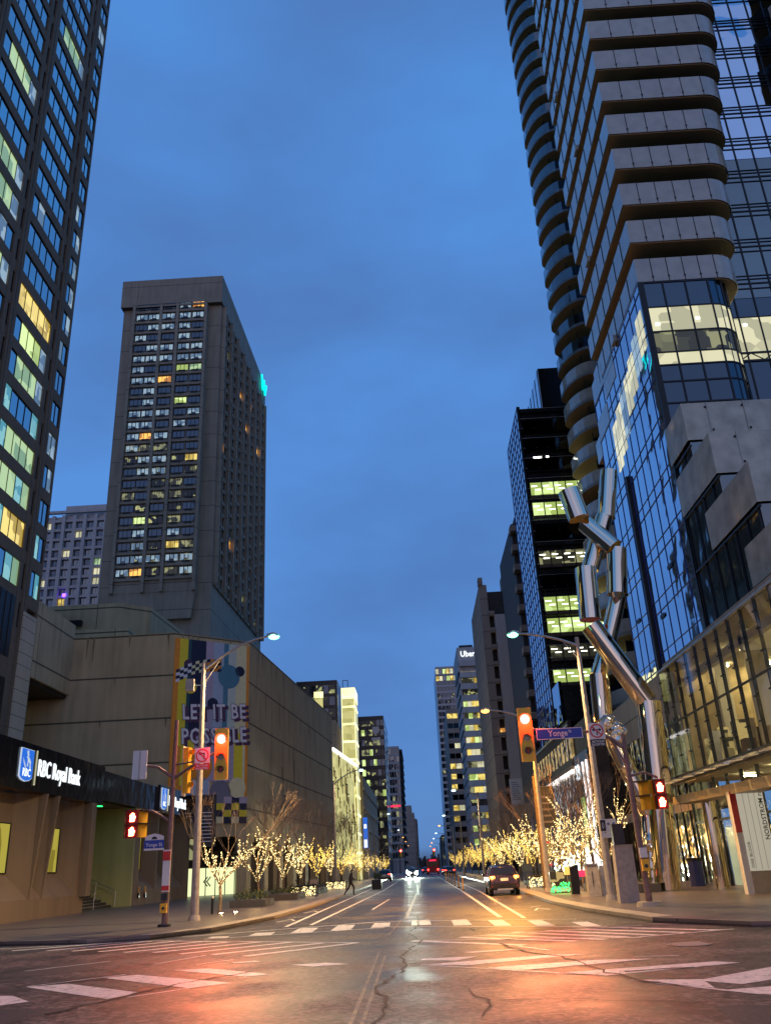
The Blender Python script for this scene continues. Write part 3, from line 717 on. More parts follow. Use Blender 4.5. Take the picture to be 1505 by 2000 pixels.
# banner
T = thing('wall_banner', 'tall colourful striped advertising banner hung on the chamfered concrete corner', 'banner', (-18.8, 79.4, 6))
plain('b_orange', (.9, .33, .03), .6, 0, .05); plain('b_yellow', (.9, .74, .04), .6, 0, .05); plain('b_teal', (.02, .09, .11), .6, 0, .05); plain('b_navy', (.012, .018, .06), .6, 0, .05)
plain('b_lav', (.50, .42, .55), .6, 0, .05); plain('b_sky', (.44, .54, .68), .6, 0, .05); plain('b_blue', (.09, .26, .36), .6, 0, .05); plain('b_cream', (.85, .78, .45), .6, 0, .05); plain('b_pale', (.62, .70, .62), .6, 0, .05)
plain('b_grey', (.22, .21, .27), .6, 0, .05); plain('b_white', (.85, .82, .86), .6, 0, .05); plain('b_plum', (.10, .04, .10), .6, 0, .05)
BW = 7.75; BU = .08; Z0, Z1 = 6.05, 22.5
st = [('b_orange', .45), ('b_yellow', .75), ('b_teal', .3), ('b_navy', 1.35), ('b_lav', .75), ('b_sky', .95), ('b_blue', .45), ('b_pale', .75), ('b_cream', 1.0), ('b_orange', .25)]
tot = sum(w for _, w in st); b = MB(); u = BU
for m, w in st:
    w = w / tot * BW; b.fb(FC, u, u + w, .02, .10, 9.6 if m not in ('b_orange', 'b_yellow', 'b_cream') else 8.0, Z1, m); u += w
b.fb(FC, BU + 1.0, BU + 7.0, .101, .108, 9.6, 13.6, 'b_lav')
b.fb(FC, BU, BU + 1.6, .101, .112, 8.0, 12.6, 'b_orange'); b.fb(FC, BU + 1.0, BU + 2.3, .113, .118, 9.2, 13.2, 'b_yellow'); b.fb(FC, BU + 6.3, BU + 7.2, .109, .116, 9.4, 14, 'b_yellow')
b.build('cloth', T)
def disc(b, F, u, z, r, d, m, n=24): b.fp(F, [(u + r * math.cos(2 * math.pi * i / n), z + r * math.sin(2 * math.pi * i / n)) for i in range(n)], d, d + .006, m)
b = MB()
for u, z, r, m in ((1.7, 18.0, .62, 'b_yellow'), (5.6, 19.3, 1.15, 'b_blue'), (6.75, 19.9, .5, 'b_navy'), (4.0, 16.6, .55, 'b_navy'), (1.4, 20.1, .45, 'b_plum'), (2.8, 10.9, 1.35, 'b_orange'), (5.3, 10.4, .9, 'b_lav'), (3.0, 8.9, 1.1, 'b_sky'), (5.0, 8.6, 1.1, 'b_grey'), (6.7, 9.1, .9, 'b_cream'), (4.3, 20.6, .3, 'b_orange')):
    disc(b, FC, BU + u, z, r, .12, m)
b.fb(FC, BU, BU + BW, .03, .125, 6.0, 8.3, 'b_navy')
n = 10
for r in range(4):
    for c in range(n):
        if (r + c) % 2 == 0:
            m = ('b_cream', 'b_yellow', 'b_yellow', 'b_lav')[r]
            b.fb(FC, BU + c * BW / n, BU + (c + 1) * BW / n, .126, .131, 6.0 + r * .575, 6.0 + (r + 1) * .575, m)
for i in range(12):
    for j in range(4):
        if (i + j) % 2 == 0:
            b.fp(FC, [(BU + .2 + i * .38, 18.6 + i * .13 + j * .3 - (.06 * (i - 5) ** 2 * .2)), (BU + .58 + i * .38, 18.73 + i * .13 + j * .3 - (.06 * (i - 5) ** 2 * .2)), (BU + .58 + i * .38, 19.0 + i * .13 + j * .3 - (.06 * (i - 5) ** 2 * .2)), (BU + .2 + i * .38, 18.88 + i * .13 + j * .3 - (.06 * (i - 5) ** 2 * .2))], .131, .135, ('b_white', 'b_cream', 'b_orange')[i // 4])
        else:
            b.fp(FC, [(BU + .2 + i * .38, 18.6 + i * .13 + j * .3 - (.06 * (i - 5) ** 2 * .2)), (BU + .58 + i * .38, 18.73 + i * .13 + j * .3 - (.06 * (i - 5) ** 2 * .2)), (BU + .58 + i * .38, 19.0 + i * .13 + j * .3 - (.06 * (i - 5) ** 2 * .2)), (BU + .2 + i * .38, 18.88 + i * .13 + j * .3 - (.06 * (i - 5) ** 2 * .2))], .131, .135, 'b_navy')
b.build('printed_shapes', T)
for s, z, sz in (('LET IT BE', 15.0, 1.9), ('POSSIBLE', 12.8, 1.95)):
    rot = R(4)
    for k in range(3, 5): text(s, FC, BU + 1.15 + .05 * k, .14 + .002 * k, z - .055 * (5 - k) - .1, sz, 'b_plum', T, 'lettering_shadow', sx=.74 if s[0] == 'L' else .75, ext=.001, off=.075, rot=rot, spacing=1.14)
    text(s, FC, BU + 1.0, .16, z, sz, 'b_plum', T, 'lettering_outline', sx=.74 if s[0] == 'L' else .75, ext=.002, off=.085, rot=rot, spacing=1.14)
    text(s, FC, BU + 1.0, .17, z, sz, 'b_white', T, 'lettering', sx=.74 if s[0] == 'L' else .75, ext=.002, off=.04, rot=rot, spacing=1.14)

# small dark banner beside the bank
T = thing('poster_banner', 'small black poster banner with pale print hanging beside the bank sign', 'banner', (-18.5, 74.3, 3.5))
F = Face(-18.5, 73.6, 20); b = MB(); b.fb(F, 0, 1.75, 0, .06, 3.9, 8.0, 'sign_black'); b.build('cloth', T)
b = MB()
for i in range(9): b.fb(F, .3 + .05 * (i % 3), 1.45 - .06 * (i % 2), .06, .066, 4.3 + i * .28, 4.36 + i * .28, 'b_white')
for i in range(7):
    a = math.pi * i / 6; b.tube(F.p(.9 + .1 * math.cos(a), .07, 7.2), F.p(.9 + .6 * math.cos(a), .07, 7.15 + .6 * math.sin(a)), .02, .05, 'b_orange', 5)
b.build('print', T)

# ================================================================== LEFT: hotel tower
T = thing('hotel_tower', 'dark concrete hotel tower with heavy roof band and projecting window bay', 'building', (-34.6, 143, 0))
F = Face(0, 143, 0)     # u = x
HF = Face(-34.6, 143, math.degrees(math.atan2(1, .03)))
b = MB()
b.prism([(-54.9, 143), (-34.6, 143), (-33.3, 185.6), (-54, 186)], 20, 111, 'hotel_concrete')
b.prism([(-55.3, 142.0), (-34.3, 142.0), (-33.0, 186.2), (-54.4, 186.6)], 110.6, 117.2, 'hotel_concrete')
b.fb(F, -52.5, -37.2, 0.0, 1.0, 48.6, 110.6, 'hotel_concrete')
b.fp(F, [(-52.5, 48.6), (-37.2, 48.6), (-37.9, 43.6), (-52.2, 43.6)], 0, .95, 'hotel_concrete')
b.build('wall', T)
b = MB()
for u in (-52.5, -46.95, -43.55, -37.75): b.fb(F, u, u + .55, 1.0, 1.6, 48.6, 110.6, 'hotel_concrete')
for k in range(25):
    z = 110.3 - 2.51 * k + 1.255
    if z > 110.4: z = 110.5
    b.fb(F, -52.5, -37.2, 1.0, 1.35, z - .42, z + .02, 'hotel_concrete')
b.build('bay_frame', T)
sp = []; rr = random.Random(5); vb = MB()
cols = [(-50.6, 2.35), (-48.15, 2.3), (-45.2, 2.7), (-41.75, 2.35), (-39.1, 2.35)]
special = {(0, 4): 'lit_warm', (7, 2): 'lit_warm', (6, 3): 'lit_office', (6, 4): 'lit_green', (9, 3): 'lit_office', (12, 1): 'lit_warm', (19, 1): 'lit_office', (23, 1): 'lit_warm', (21, 3): 'lit_yellow', (14, 4): 'lit_yellow'}
for k in range(24):
    for j, (x, w) in enumerate(cols):
        z = 110.3 - 2.51 * k - .05
        m = special.get((k, j))
        if m: kw = dict(n=3, frame='hotel_concrete', fw=.1); mat = m
        else:
            q = rr.random()
            if k > 12: mat = 'lit_dim' if q < .3 else ('dark_speck' if q < .62 else 'dark_glass')
            else: mat = 'dark_glass'
            ex = 'curtain' if rr.random() < (.72 if k < 13 else .45) else None
            kw = dict(n=3, frame='black_metal', fw=.07, extra=ex)
        sp.append((x, z, w, 1.35, mat, kw))
        vb.fb(F, x - .7, x + .7, 1.3, 1.5, z - 1.02, z - .78, 'black_metal')
windows(T, F, sp, d=1.06); split_build(vb, 'vent_grille', T)
# side grid
b = MB()
for i in range(15):
    u = .9 + i * 2.95; wd = .5 if i % 2 == 0 else .22
    b.fb(HF, u - wd / 2, u + wd / 2, 0, .85 if i % 2 == 0 else .5, 50, 110.6, 'hotel_concrete')
for k in range(25): b.fb(HF, .9, 42.3, 0, .32, 50 + k * 2.51, 50.6 + k * 2.51, 'hotel_concrete')
b.build('side_grid', T)
sp = []
for k in range(24):
    for i in range(14):
        q = rr.random(); m = 'dark_glass' if q < .93 else ('lit_warm' if q < .95 else 'dark_speck')
        sp.append((2.35 + i * 2.95, 51.6 + k * 2.51, 2.5, 1.7, m, dict(frame=None)))
rr.shuffle(sp)
windows(T, HF, sp, d=.03)
b = MB(); b.fp(HF, [(4, 24), (16, 24), (4, 41)], .0, .06, 'black_cladding'); split_build(b, 'side_recess', T)
text('W', HF, 35.4, 1.0, 112.3, 5.2, 'teal_glow', T, name='rooftop_letter', sx=1.1, ext=.2, off=.02)

# residential block
T = thing('apartment_block', 'pale lilac apartment block seen between the office tower and the hotel', 'building', (-95, 220, 0))
F = Face(0, 220, 0); b = MB(); b.box(-112, -80, 221, 240, 0, 99, 'white_concrete'); b.box(-97, -80, 222, 240, 99, 102.8, 'white_concrete')
for i in range(9): u = -106 + i * 3.05; b.fb(F, u, u + .95, -1, .4 if i % 2 else .1, 40, 99, 'white_concrete')
for k in range(22): b.fb(F, -106, -80, -1, .0, 40 + k * 2.85, 40.75 + k * 2.85, 'white_concrete')
b.build('wall', T); sp = []
for k in range(19, 7, -1):
    for i in range(8):
        q = rr.random(); m = 'dark_glass' if q < .5 else ('dim_glass' if q < .92 else 'lit_pale')
        if (k, i) in ((15, 6), (15, 7)): m = 'lit_green'
        if (k, i) == (11, 3): m = 'lit_yellow'
        sp.append((-106 + i * 3.05 + 2.0, 41.8 + k * 2.85, 2.1, 2.1, m, dict(n=2, frame='white_concrete', fw=.18)))
windows(T, F, sp, d=-.7)
b = MB(); b.fb(F, -94.4, -93.6, -.3, .5, 74.6, 75.4, 'purple_glow'); b.build('balcony_light', T)

# ================================================================== LEFT: far buildings
def tower(name, label, x0, x1, y0, y1, z1, mat, loc=None, cat='building'):
    T = thing(name, label, cat, ((x0 + x1) / 2, y0, 0)); b = MB(); b.box(x0, x1, y0, y1, 0, z1, mat); b.build('wall', T); return T
T = thing('lattice_facade_shop', 'low shop front with glowing diagonal lattice facade next to the concrete podium', 'building', (-12.1, 127.7, 0))
FL = Face(-12.1, 127.7, math.degrees(math.atan2(45.65, 3.65)))
b = MB(); b.fb(FL, .1, 24, -14, -.12, 0, 18.2, 'tan_wall'); b.build('wall', T)
b = MB(); b.fb(FL, .1, 24, -.1, -.02, 2.5, 18.0, 'lit_shaft'); b.build('glowing_screen', T)
b = MB(); rr = random.Random(3)
for i in range(46):
    u = .4 + rr.random() * 22; z = 2.6 + rr.random() * 14; l = .8 + rr.random() * 2.2
    b.fb(FL, u, u + .35, -.02, .06, z, min(18, z + l), 'tan_wall')
    b.fb(FL, u, u + l * .6, -.02, .05, z + l * .5, z + l * .5 + .18, 'dark_brown')
split_build(b, 'lattice', T)
b = MB(); b.fb(FL, .1, 24, -.1, .2, 18.02, 18.4, 'led_white'); b.build('light_strip', T)
T = thing('light_shaft_tower', 'slender glowing yellow glass stair shaft rising behind the lattice shop', 'tower', (-11.2, 150, 0))
b = MB(); b.box(-12.35, -10.1, 150.2, 157, 0, 31.4, 'lit_shaft')
for k in range(10): b.box(-12.42, -10.03, 150.12, 157.1, 4.0 + k * 3.0, 4.35 + k * 3.0, 'lit_shaft_band')
b.box(-12.42, -10.03, 150.12, 157.1, 29.6, 31.5, 'lit_shaft_band')
for x in (-12.4, -10.12): b.box(x - .05, x + .05, 150.0, 150.14, 0, 31.4, 'lit_shaft_band')
b.build('shaft', T)
b = MB()
for a, c in (((-12.2, 151, 31.4), (-12.2, 151, 33.0)), ((-11.3, 151, 31.4), (-11.3, 151, 33.0)), ((-12.2, 151, 33), (-11.3, 151, 33))): b.tube(a, c, .06, .06, 'black_metal', 5)
split_build(b, 'roof_rail', T)
T = tower('black_office_block', 'black office block behind the podium with a short lit shaft on top', -20.7, -13.3, 152, 190, 33.4, 'black_cladding')
F = Face(0, 152, 0)
b = MB(); b.fb(F, -17.4, -15.9, -2, .4, 26.5, 31.3, 'lit_shaft'); b.fb(F, -17.45, -15.85, -2, .45, 30.3, 31.35, 'lit_shaft_band'); b.build('lit_shaft', T)
sp = [(-20 + i * 1.15, 31.8 - k * 2.1, 1.0, 1.5, 'dark_speck' if (i + k) % 2 else 'dark_glass', dict(frame=None)) for k in range(5) for i in range(6)]
windows(T, F, sp, d=.03)
T = tower('beige_block', 'plain beige block between the podium roof and the yellow shaft', -15.4, -12.6, 140, 150, 24.2, 'tan_wall')
T = tower('stone_retail_block', 'stone retail block with blue vertical sign beyond the lit shaft', -20, -9.8, 160, 215, 17.5, 'tan_wall')
F = Face(-9.8, 0, 90); b = MB()
for k in range(4): b.fb(F, 160, 215, 0, .25, 5 + k * 3.3, 5.5 + k * 3.3, 'stone_band')
split_build(b, 'ledge', T)
T = thing('blade_sign', 'tall glowing blue blade sign on the stone retail block', 'sign', (-9.5, 150, 5))
F = Face(0, 157, 0); b = MB(); b.fb(F, -9.75, -9.0, -.3, 0, 5.0, 10.0, 'blue_glow'); b.fb(F, -9.65, -9.1, 0, .02, 5.1, 6.4, 'sign_glow'); b.fb(F, -9.6, -9.15, 0, .02, 8.2, 8.9, 'sign_glow'); b.build('panel', T)
def office(name, label, F, loc, u0, u1, depth, z0, z1, wall, fl, nb, mats, weights, seed=1, wh=.6, frame='black_metal', d=-.02, side=None, npane=1, stripe=None, group=None):
    """generic far office block: floor bands proud of recessed windows"""
    T = thing(name, label, 'building', loc, group); rr = random.Random(seed)
    b = MB(); b.fb(F, u0, u1, -depth, -.35, z0, z1, wall)
    n = int((z1 - 4) / fl)
    for k in range(n + 1):
        z = z1 - k * fl; b.fb(F, u0, u1, -.35, .0, max(z0, z - fl * (1 - wh)), z, stripe or wall)
    for i in range(nb + 1):
        u = u0 + (u1 - u0) * i / nb; b.fb(F, max(u0, u - .08), min(u1, u + .08), -.35, .04, z0, z1, stripe or wall)
    b.build('wall', T); sp = []; w = (u1 - u0) / nb
    for k in range(n):
        z = z1 - k * fl - fl * (1 - wh) - fl * wh / 2; row = rr.random()
        for i in range(nb):
            m = rr.choices(mats, weights)[0]
            sp.append((u0 + w * (i + .5), z, w - .16, fl * wh, m, dict(frame=None)))
    windows(T, F, sp, d=-.3)
    return T
F = Face(0, 260, 0)
T = office('dark_glass_office', 'dark glass office tower with scattered lit floors and a faint crest on top', F, (-13, 260, 0), -17, -8.95, 36, 0, 44.4, 'black_cladding', 2.9, 7, ['dark_speck', 'lit_office', 'lit_dim', 'dark_glass'], [6, 1.6, 2, 3], 4, wh=.62)
b = MB(); b.fp(F, [(-12.4, 41.2), (-10.4, 41.2), (-10.4, 39.6), (-11.4, 38.6), (-12.4, 39.6)], .05, .12, 'rail_glass'); b.fb(F, -12.7, -10.1, .05, .12, 37.2, 38, 'rail_glass'); b.build('crest', T)
F2 = Face(-8.9, 0, 90); sp = []
for k in range(13):
    for i in range(6): sp.append((263 + i * 6, 41.5 - 2.9 * k, 5, 1.8, 'dim_glass' if (i + k) % 3 else 'dark_speck', dict(frame=None)))
windows(T, F2, sp, d=.04)
F = Face(0, 340, 0)
T = office('balcony_apartment_tower', 'blue grey apartment tower with a column of balconies and red neon sign', F, (-8, 340, 0), -10.6, -6.2, 40, 0, 45.5, 'lilac_concrete', 2.9, 4, ['dark_glass', 'dim_glass', 'lit_dim'], [5, 3, 1], 6, wh=.7)
b = MB()
for k in range(15): b.box(-6.2, -5.0, 342, 378, 3 + k * 2.9, 3.9 + k * 2.9, 'black_metal')
b.build('balcony', T)
b = MB(); b.fb(F, -10.3, -6.6, .1, .2, 23.0, 23.7, 'red_glow'); b.build('neon_sign', T)
T = tower('brick_far_block', 'dark stepped block closing the bank side of the street far away', -12, -2.6, 560, 620, 33, 'brown_concrete')
b = MB(); b.box(-8, -4.2, 562, 600, 33, 37.5, 'brown_concrete'); b.box(-3.0, -1.4, 562, 640, 0, 29.5, 'brown_concrete'); b.build('roof_block', T)
sp = [(-1.35, 6 + k * 2, 1, 1, 'dark_glass', dict(frame=None)) for k in range(3)]
b = MB()
for k in range(12): b.box(-1.4, -.9, 565, 640, 4 + k * 2.2, 4.9 + k * 2.2, 'dark_brown')
split_build(b, 'ledge', T)
# ================================================================== RIGHT: condominium tower at the corner
def sheet(b, pts, z0, z1, m, lean=0.):
    for (x0, y0), (x1, y1) in zip(pts[:-1], pts[1:]): b.face([(x0, y0, z0), (x1, y1, z0), (x1, y1, z1), (x0, y0, z1)], m)
def arc(cx, cy_, r, a0, a1, n=7): return [(cx + r * math.cos(R(a0 + (a1 - a0) * i / n)), cy_ + r * math.sin(R(a0 + (a1 - a0) * i / n))) for i in range(n + 1)]
def offs(pts, d):
    o = []
    for i, (x, y) in enumerate(pts):
        a = pts[max(0, i - 1)]; c = pts[min(len(pts) - 1, i + 1)]; dx, dy = c[0] - a[0], c[1] - a[1]; l = math.hypot(dx, dy) or 1
        o.append((x + dy / l * d, y - dx / l * d))
    return o
def rib(b, pts, z0, z1, th, m):
    q = offs(pts, -th)
    for i in range(len(pts) - 1):
        p0, p1, q0, q1 = pts[i], pts[i + 1], q[i], q[i + 1]
        b.hexa([(*p0, z0), (*p1, z0), (*q1, z0), (*q0, z0), (*p0, z1), (*p1, z1), (*q1, z1), (*q0, z1)], m)
T = thing('condo_tower', 'tall glass condominium tower with stacked curved balconies at the store corner', 'building', (15.7, 44, 0))
FN = Face(15.7, 0, -90)   # u = -y
FW = Face(0, 44, 0)
b = MB(); b.prism([(17.3, 46.0), (20.0, 46.0), (20.0, 48.3), (60, 48.3), (60, 58.8), (17.3, 58.8)], 12.5, 106, 'dark_glass'); b.build('core', T)
for k in range(0, 24):
    zb = 34.85 + 3.124 * k; xe = (20 + .128 * (zb - 26)) * 1.065; y1 = 57.6
    path = [(15.7, y1), (15.7, 44)] + [(15.7 + (xe - 17.5) * i / 5, 44.0) for i in range(1, 5)] + arc(xe - 1.8, 45.8, 1.8, -90, 0) + [(xe, 48.25)]
    s = MB(); s.prism([(15.78, y1), (15.78, 44.08)] + arc(xe - 1.85, 45.85, 1.75, -90, 0) + [(xe - .1, 48.25), (17.35, 48.25), (17.35, y1)], zb - .02, zb + .32, 'soffit')
    slab_ = s.build('balcony_slab', T)
    s = MB(); rib(s, path, zb + .05, zb + 1.82, .05, 'rail_glass')
    for x in [15.7 + (xe - 17.5) * i / 5 for i in range(1, 6)]:
        s.box(x - .02, x + .02, 43.97, 43.995, zb + .05, zb + 1.82, 'black_metal'); s.box(x - .06, x + .06, 43.95, 43.99, zb + .35, zb + .42, 'black_metal')
    for y in range(46, 58, 2): s.box(15.66, 15.695, y - .015, y + .015, zb + .05, zb + 1.82, 'black_metal')
    if k % 3 == 0: s.box(15.45, 15.69, 50.2 + (k % 5), 51.0 + (k % 5), zb - .1, zb + .4, 'rail_glass')
    s.build('balcony_rail', slab_)
s = MB()
for y0, y1, zb in ((51.95, 55.25, 32.95), (55.3, 58.6, 31.1), (55.3, 58.6, 34.4), (58.65, 60.2, 30.0)):
    rib(s, [(15.68, y1), (15.68, y0)], zb, zb + 1.75, .05, 'rail_glass'); s.box(15.75, 17.2, y0, y1, zb, zb + .2, 'soffit')
s.build('balcony_rail', T)
# north curtain wall
b = MB(); b.fb(FN, -58.8, -44.15, -1.5, -.02, 12.2, 34.8, 'sky_glass'); b.build('curtain_wall', T)
b = MB()
for ya, yb, zt in ((41.15, 43.98, 24.0), (38.35, 41.13, 20.7), (34.75, 38.33, 17.4), (30.75, 34.73, 14.0), (22, 30.73, 11.9)): b.fb(FN, -yb, -ya, -1.5, -.06, 11.4, zt, 'dim_glass')
b.build('curtain_wall', T)
b = MB()
for i in range(22):
    y = 27.4 + i * 1.49; zt = 34.8 if y > 44 else (24 if y > 41 else 20.7 if y > 38.1 else 17.4 if y > 34.5 else 14)
    b.fb(FN, -y - .018, -y + .018, -.05, .015, 12.2, zt, 'sign_blue' if y > 44 else 'black_metal')
for z in [12.4 + 3.124 * i for i in range(8)]:
    b.fb(FN, -58.8, -44.0, -.05, .02, z - .025, z + .025, 'sign_blue'); b.fb(FN, -58.8, -44.1, -.05, .019, z + .75, z + .78, 'sign_blue')
    if z < 23: b.fb(FN, -44.0, -(41 if z > 20.7 else 38.2 if z > 17.4 else 34.6 if z > 14 else 27), -.07, .034, z - .05, z + .05, 'black_metal')
b.fb(FN, -44.08, -43.9, -.3, .06, 12.2, 34.8, 'black_metal'); b.fb(FN, -53.3, -53.0, -.05, .22, 9.5, 25.6, 'black_metal')
for y, z in ((47.5, 17.2), (50.5, 15.0), (56, 16.2), (57.3, 20.0)): b.fb(FN, -y - .9, -y, .03, .05, z, z + .25, 'black_metal')
b.build('mullions', T)
sp = []
for i, y in enumerate([45.3, 46.8, 48.3, 49.8, 51.3, 52.8, 54.3]):
    z0 = 31.9 - .55 * i
    sp.append((-y, z0, 1.4, 2.7 if i < 4 else 3.6, 'lit_blue' if i % 3 == 1 else 'lit_pale', dict(frame=None)))
windows(T, FN, sp, d=.005)
# west lower glazing, rounded end
path = [(15.72, 44.03), (17.2, 44.03), (18.6, 44.03), (20.0, 44.03)] + arc(20.0, 45.6, 1.57, -90, 0, 5) + [(21.57, 48.3)]
for z0, z1, m in ((32.96, 34.75, 'dark_glass'), (31.15, 32.9, 'lit_pale'), (29.65, 31.1, 'lit_dim'), (28.75, 29.6, 'lit_pale'), (27.6, 28.7, 'dark_glass'), (24.6, 27.55, 'dark_glass')):
    s = MB(); sheet(s, path, z0, z1, m); s.build('window_band', T)
    if 'lit' in m and z1 > 31.2:
        s = MB(); s.box(16.3, 16.5, 43.98, 44.02, 31.6, 31.75, 'spot_white'); s.box(18.8, 19.0, 43.98, 44.02, 31.9, 32.0, 'spot_white'); s.build('ceiling_light', T)
s = MB()
for z in (34.8, 32.93, 31.12, 29.62, 28.72, 27.57, 26.1): rib(s, offs(path, .05), z - .05, z + .05, .12, 'black_metal')
for x, y in path[:4] + path[6:7]: s.box(x - .05, x + .05, y - .06, y + .02, 24.6, 34.8, 'black_metal')
for p in path[4:]: s.tube((p[0] + .03, p[1] - .03, 24.6), (p[0] + .03, p[1] - .03, 34.8), .03, .03, 'black_metal', 5)
s.build('mullions', T)
# rear west glazing
FR = Face(0, 48.2, 0)
for z0, z1, m in ((48.5, 106, 'sky_glass'), (36.2, 48.45, 'dim_glass'), (34.7, 36.15, 'dark_glass'), (31.9, 34.6, 'lit_pale'), (27.0, 31.2, 'dark_glass')):  # dim band: darker glass tone stands in for reflected buildings
    b = MB(); b.fb(FR, 20.6, 60, -.05, 0, z0, z1, m); b.build('curtain_wall', T)
b = MB()
for i in range(24): x = 20.7 + 1.34 * i; b.fb(FR, x - .05, x + .05, 0, .06, 27, 106, 'black_metal')
for k in range(-2, 22):
    z = 43.2 + 3.124 * k
    for dz, t in ((0, .035), (.42, .05), (.78, .03), (1.05, .03)): b.fb(FR, 20.6, 60, 0, .055, z + dz - t, z + dz + t, 'black_metal')
b.fb(FR, 20.6, 60, 0, .08, 31.75, 31.9, 'black_metal'); b.fb(FR, 20.6, 60, 0, .08, 31.15, 31.3, 'black_metal')
for i in range(16):
    x = 22 + i * .8; z0, z1 = (31.25, 31.8) if i % 2 else (31.8, 31.25); b.tube(FR.p(x, .04, z0), FR.p(x + .8, .04, z1), .04, .04, 'black_metal', 5)
b.build('mullions', T)
b = MB(); b.fb(FR, 20.6, 60, -.06, -.01, 31.2, 31.9, 'lit_pale')
for x, z in ((23.6, 34.0), (26.3, 33.8), (27.6, 39.4), (27.9, 38.9)): b.fb(FR, x, x + .2, .0, .05, z, z + .12, 'spot_white')
split_build(b, 'interior_light', T)
for k in range(6):
    z = 57.2 + 3.124 * k; s = MB(); x0 = 30.2 + .35 * k
    s.prism([(x0 + 2, 48.1), (x0 + .2, 46.6), (x0 + 1.2, 44.8), (x0 + 9, 44.2), (x0 + 9, 48.1)], z, z + .35, 'soffit'); rib(s, [(x0 + 2, 48.1), (x0 + .2, 46.6), (x0 + 1.2, 44.8), (x0 + 9, 44.2)], z + .02, z + 1.7, .05, 'rail_glass'); s.build('balcony_slab', T)
# stepped translucent terraces
for i, (yw, yn, zt, zb) in enumerate(((41.0, 44.3, 24.35, 22.1), (38.2, 44.0, 21.05, 18.8), (34.6, 40.8, 17.7, 15.7), (30.6, 37.0, 14.4, 12.5))):
    x1 = (22.0, 40, 40, 40)[i]
    s = MB(); rib(s, [(15.62, yn), (15.62, yw), (x1, yw + .05)], zb, zt, .06, 'frost_rail')
    for x in range(17, int(x1), 2): s.box(x - .03, x + .03, yw - .03, yw - .001, zb, zt, 'rail_glass'); s.box(x - .15, x - .05, yw - .05, yw - .002, zt - .35, zt - .25, 'black_metal'); s.box(x + .05, x + .15, yw - .05, yw - .002, zb + .5, zb + .6, 'black_metal')
    s.build('terrace_rail', T)
    s = MB(); s.box(15.7, x1, yw + .2, yn, zb + .25, zb + .7, 'soffit'); s.build('terrace_slab', T)
    s = MB(); s.box(17.4, x1, yw + 1.6, yn + 2.5, zb - 1.0, zb + .2, 'dark_glass'); s.build('core', T)

# balconied east wing (far corner stack)
T = thing('balcony_wing', 'narrow wing of the condominium with a column of rounded glass balconies against the sky', 'building', (19, 79, 0))
b = MB(); b.prism([(21.2, 80.5), (30, 80.5), (30, 96), (24.2, 96), (21.6, 84)], 9, 128, 'dark_glass'); b.build('core', T)
b = MB(); b.box(20.75, 21.4, 79.9, 80.45, 9, 128, 'black_metal'); b.build('corner_fin', T)
for k in range(-8, 26):
    z = 39.3 + 3.124 * k
    if z < 12: continue
    p = [(18.6, 82.8), (18.45, 82.0)] + [(18.45 + 2.75 * (1 - math.cos(R(90 * i / 7))), 82.0 - 4.9 * math.sin(R(90 * i / 7))) for i in range(1, 8)] + [(22.2, 77.3)]
    s = MB(); s.prism([(x + .08, y + .08) for x, y in p] + [(22.2, 80.6), (21.0, 85.5)], z, z + .3, 'soffit'); slab_ = s.build('balcony_slab', T)
    s = MB(); rib(s, p, z + .02, z + 1.55, .05, 'rail_glass' if k < 4 else 'smoke_glass'); rib(s, p, z, z + .32, .055, 'grey_metal')
    s.box(20.2, 20.3, 78.2, 78.3, z + .3, z + 2.9, 'black_metal'); s.build('balcony_rail', slab_)

# ================================================================== RIGHT: shop podium
T = thing('corner_store', 'brightly lit glass fronted corner store beneath the condominium', 'building', (14, 28, 0))
FG = Face(14.0, 0, -90)
b = MB(); b.box(14.1, 26, 20, 47.5, 5.05, 5.45, 'stone_band'); b.box(14.1, 26, 20, 47.5, 11.0, 11.4, 'stone_band'); b.box(25, 26, 20, 58, .12, 12, 'interior_tan')
b.box(14.6, 25, 47.2, 47.5, 5.45, 11.0, 'interior_tan'); split_build(b, 'floor_slab', T)
b = MB(); b.box(21.5, 21.8, 20, 47, 5.46, 11.0, 'merch_glow'); b.box(18.5, 25, 20, 30, 5.46, 8, 'interior_dark'); b.build('back_wall', T)
b = MB()
for y in (24, 29.5, 35, 40.5, 45.5): b.box(16.2, 16.9, y, y + .7, 5.46, 10.98, 'totem_white')
b.box(15.0, 15.3, 22, 47, 10.2, 10.6, 'totem_white'); b.box(15.0, 24, 31.7, 32.1, 9.9, 10.9, 'totem_white'); b.box(15, 24, 38.0, 38.4, 9.9, 10.9, 'totem_white'); split_build(b, 'column', T)
b = MB()
for y in range(22, 47, 4):
    for x in (15.9, 18.6): b.box(x, x + 1.3, y, y + .18, 10.85, 10.9, 'room_light')
split_build(b, 'ceiling_light', T)
b = MB(); rr = random.Random(9)
for i in range(60):
    x = 15 + rr.random() * 3.5; y = 23 + rr.random() * 23; h = .8 + rr.random() * 1.3; b.box(x, x + .5, y, y + .7, 5.46, 5.46 + h, rr.choice(['interior_dark', 'interior_tan', 'white_paint', 'merch_glow']))
split_build(b, 'merchandise', T)
b = MB()
for i in range(17):
    y = 20.6 + i * 1.62; b.pane(FG, -y - 1.6, -y, 0, 5.5, 8.08, 'clear_glass'); b.pane(FG, -y - 1.6, -y, 0, 8.14, 11.02, 'clear_glass')
split_build(b, 'glazing', T)
b = MB()
for i in range(18):
    y = 20.6 + i * 1.62 - .01; b.fb(FG, -y - .035, -y + .035, -.14, .01, 5.45, 11.05, 'black_metal')
    for z in (6.4, 7.4, 8.9, 9.8, 10.5): b.fb(FG, -y - .14, -y + .14, -.05, .06, z - .03, z + .03, 'black_metal')
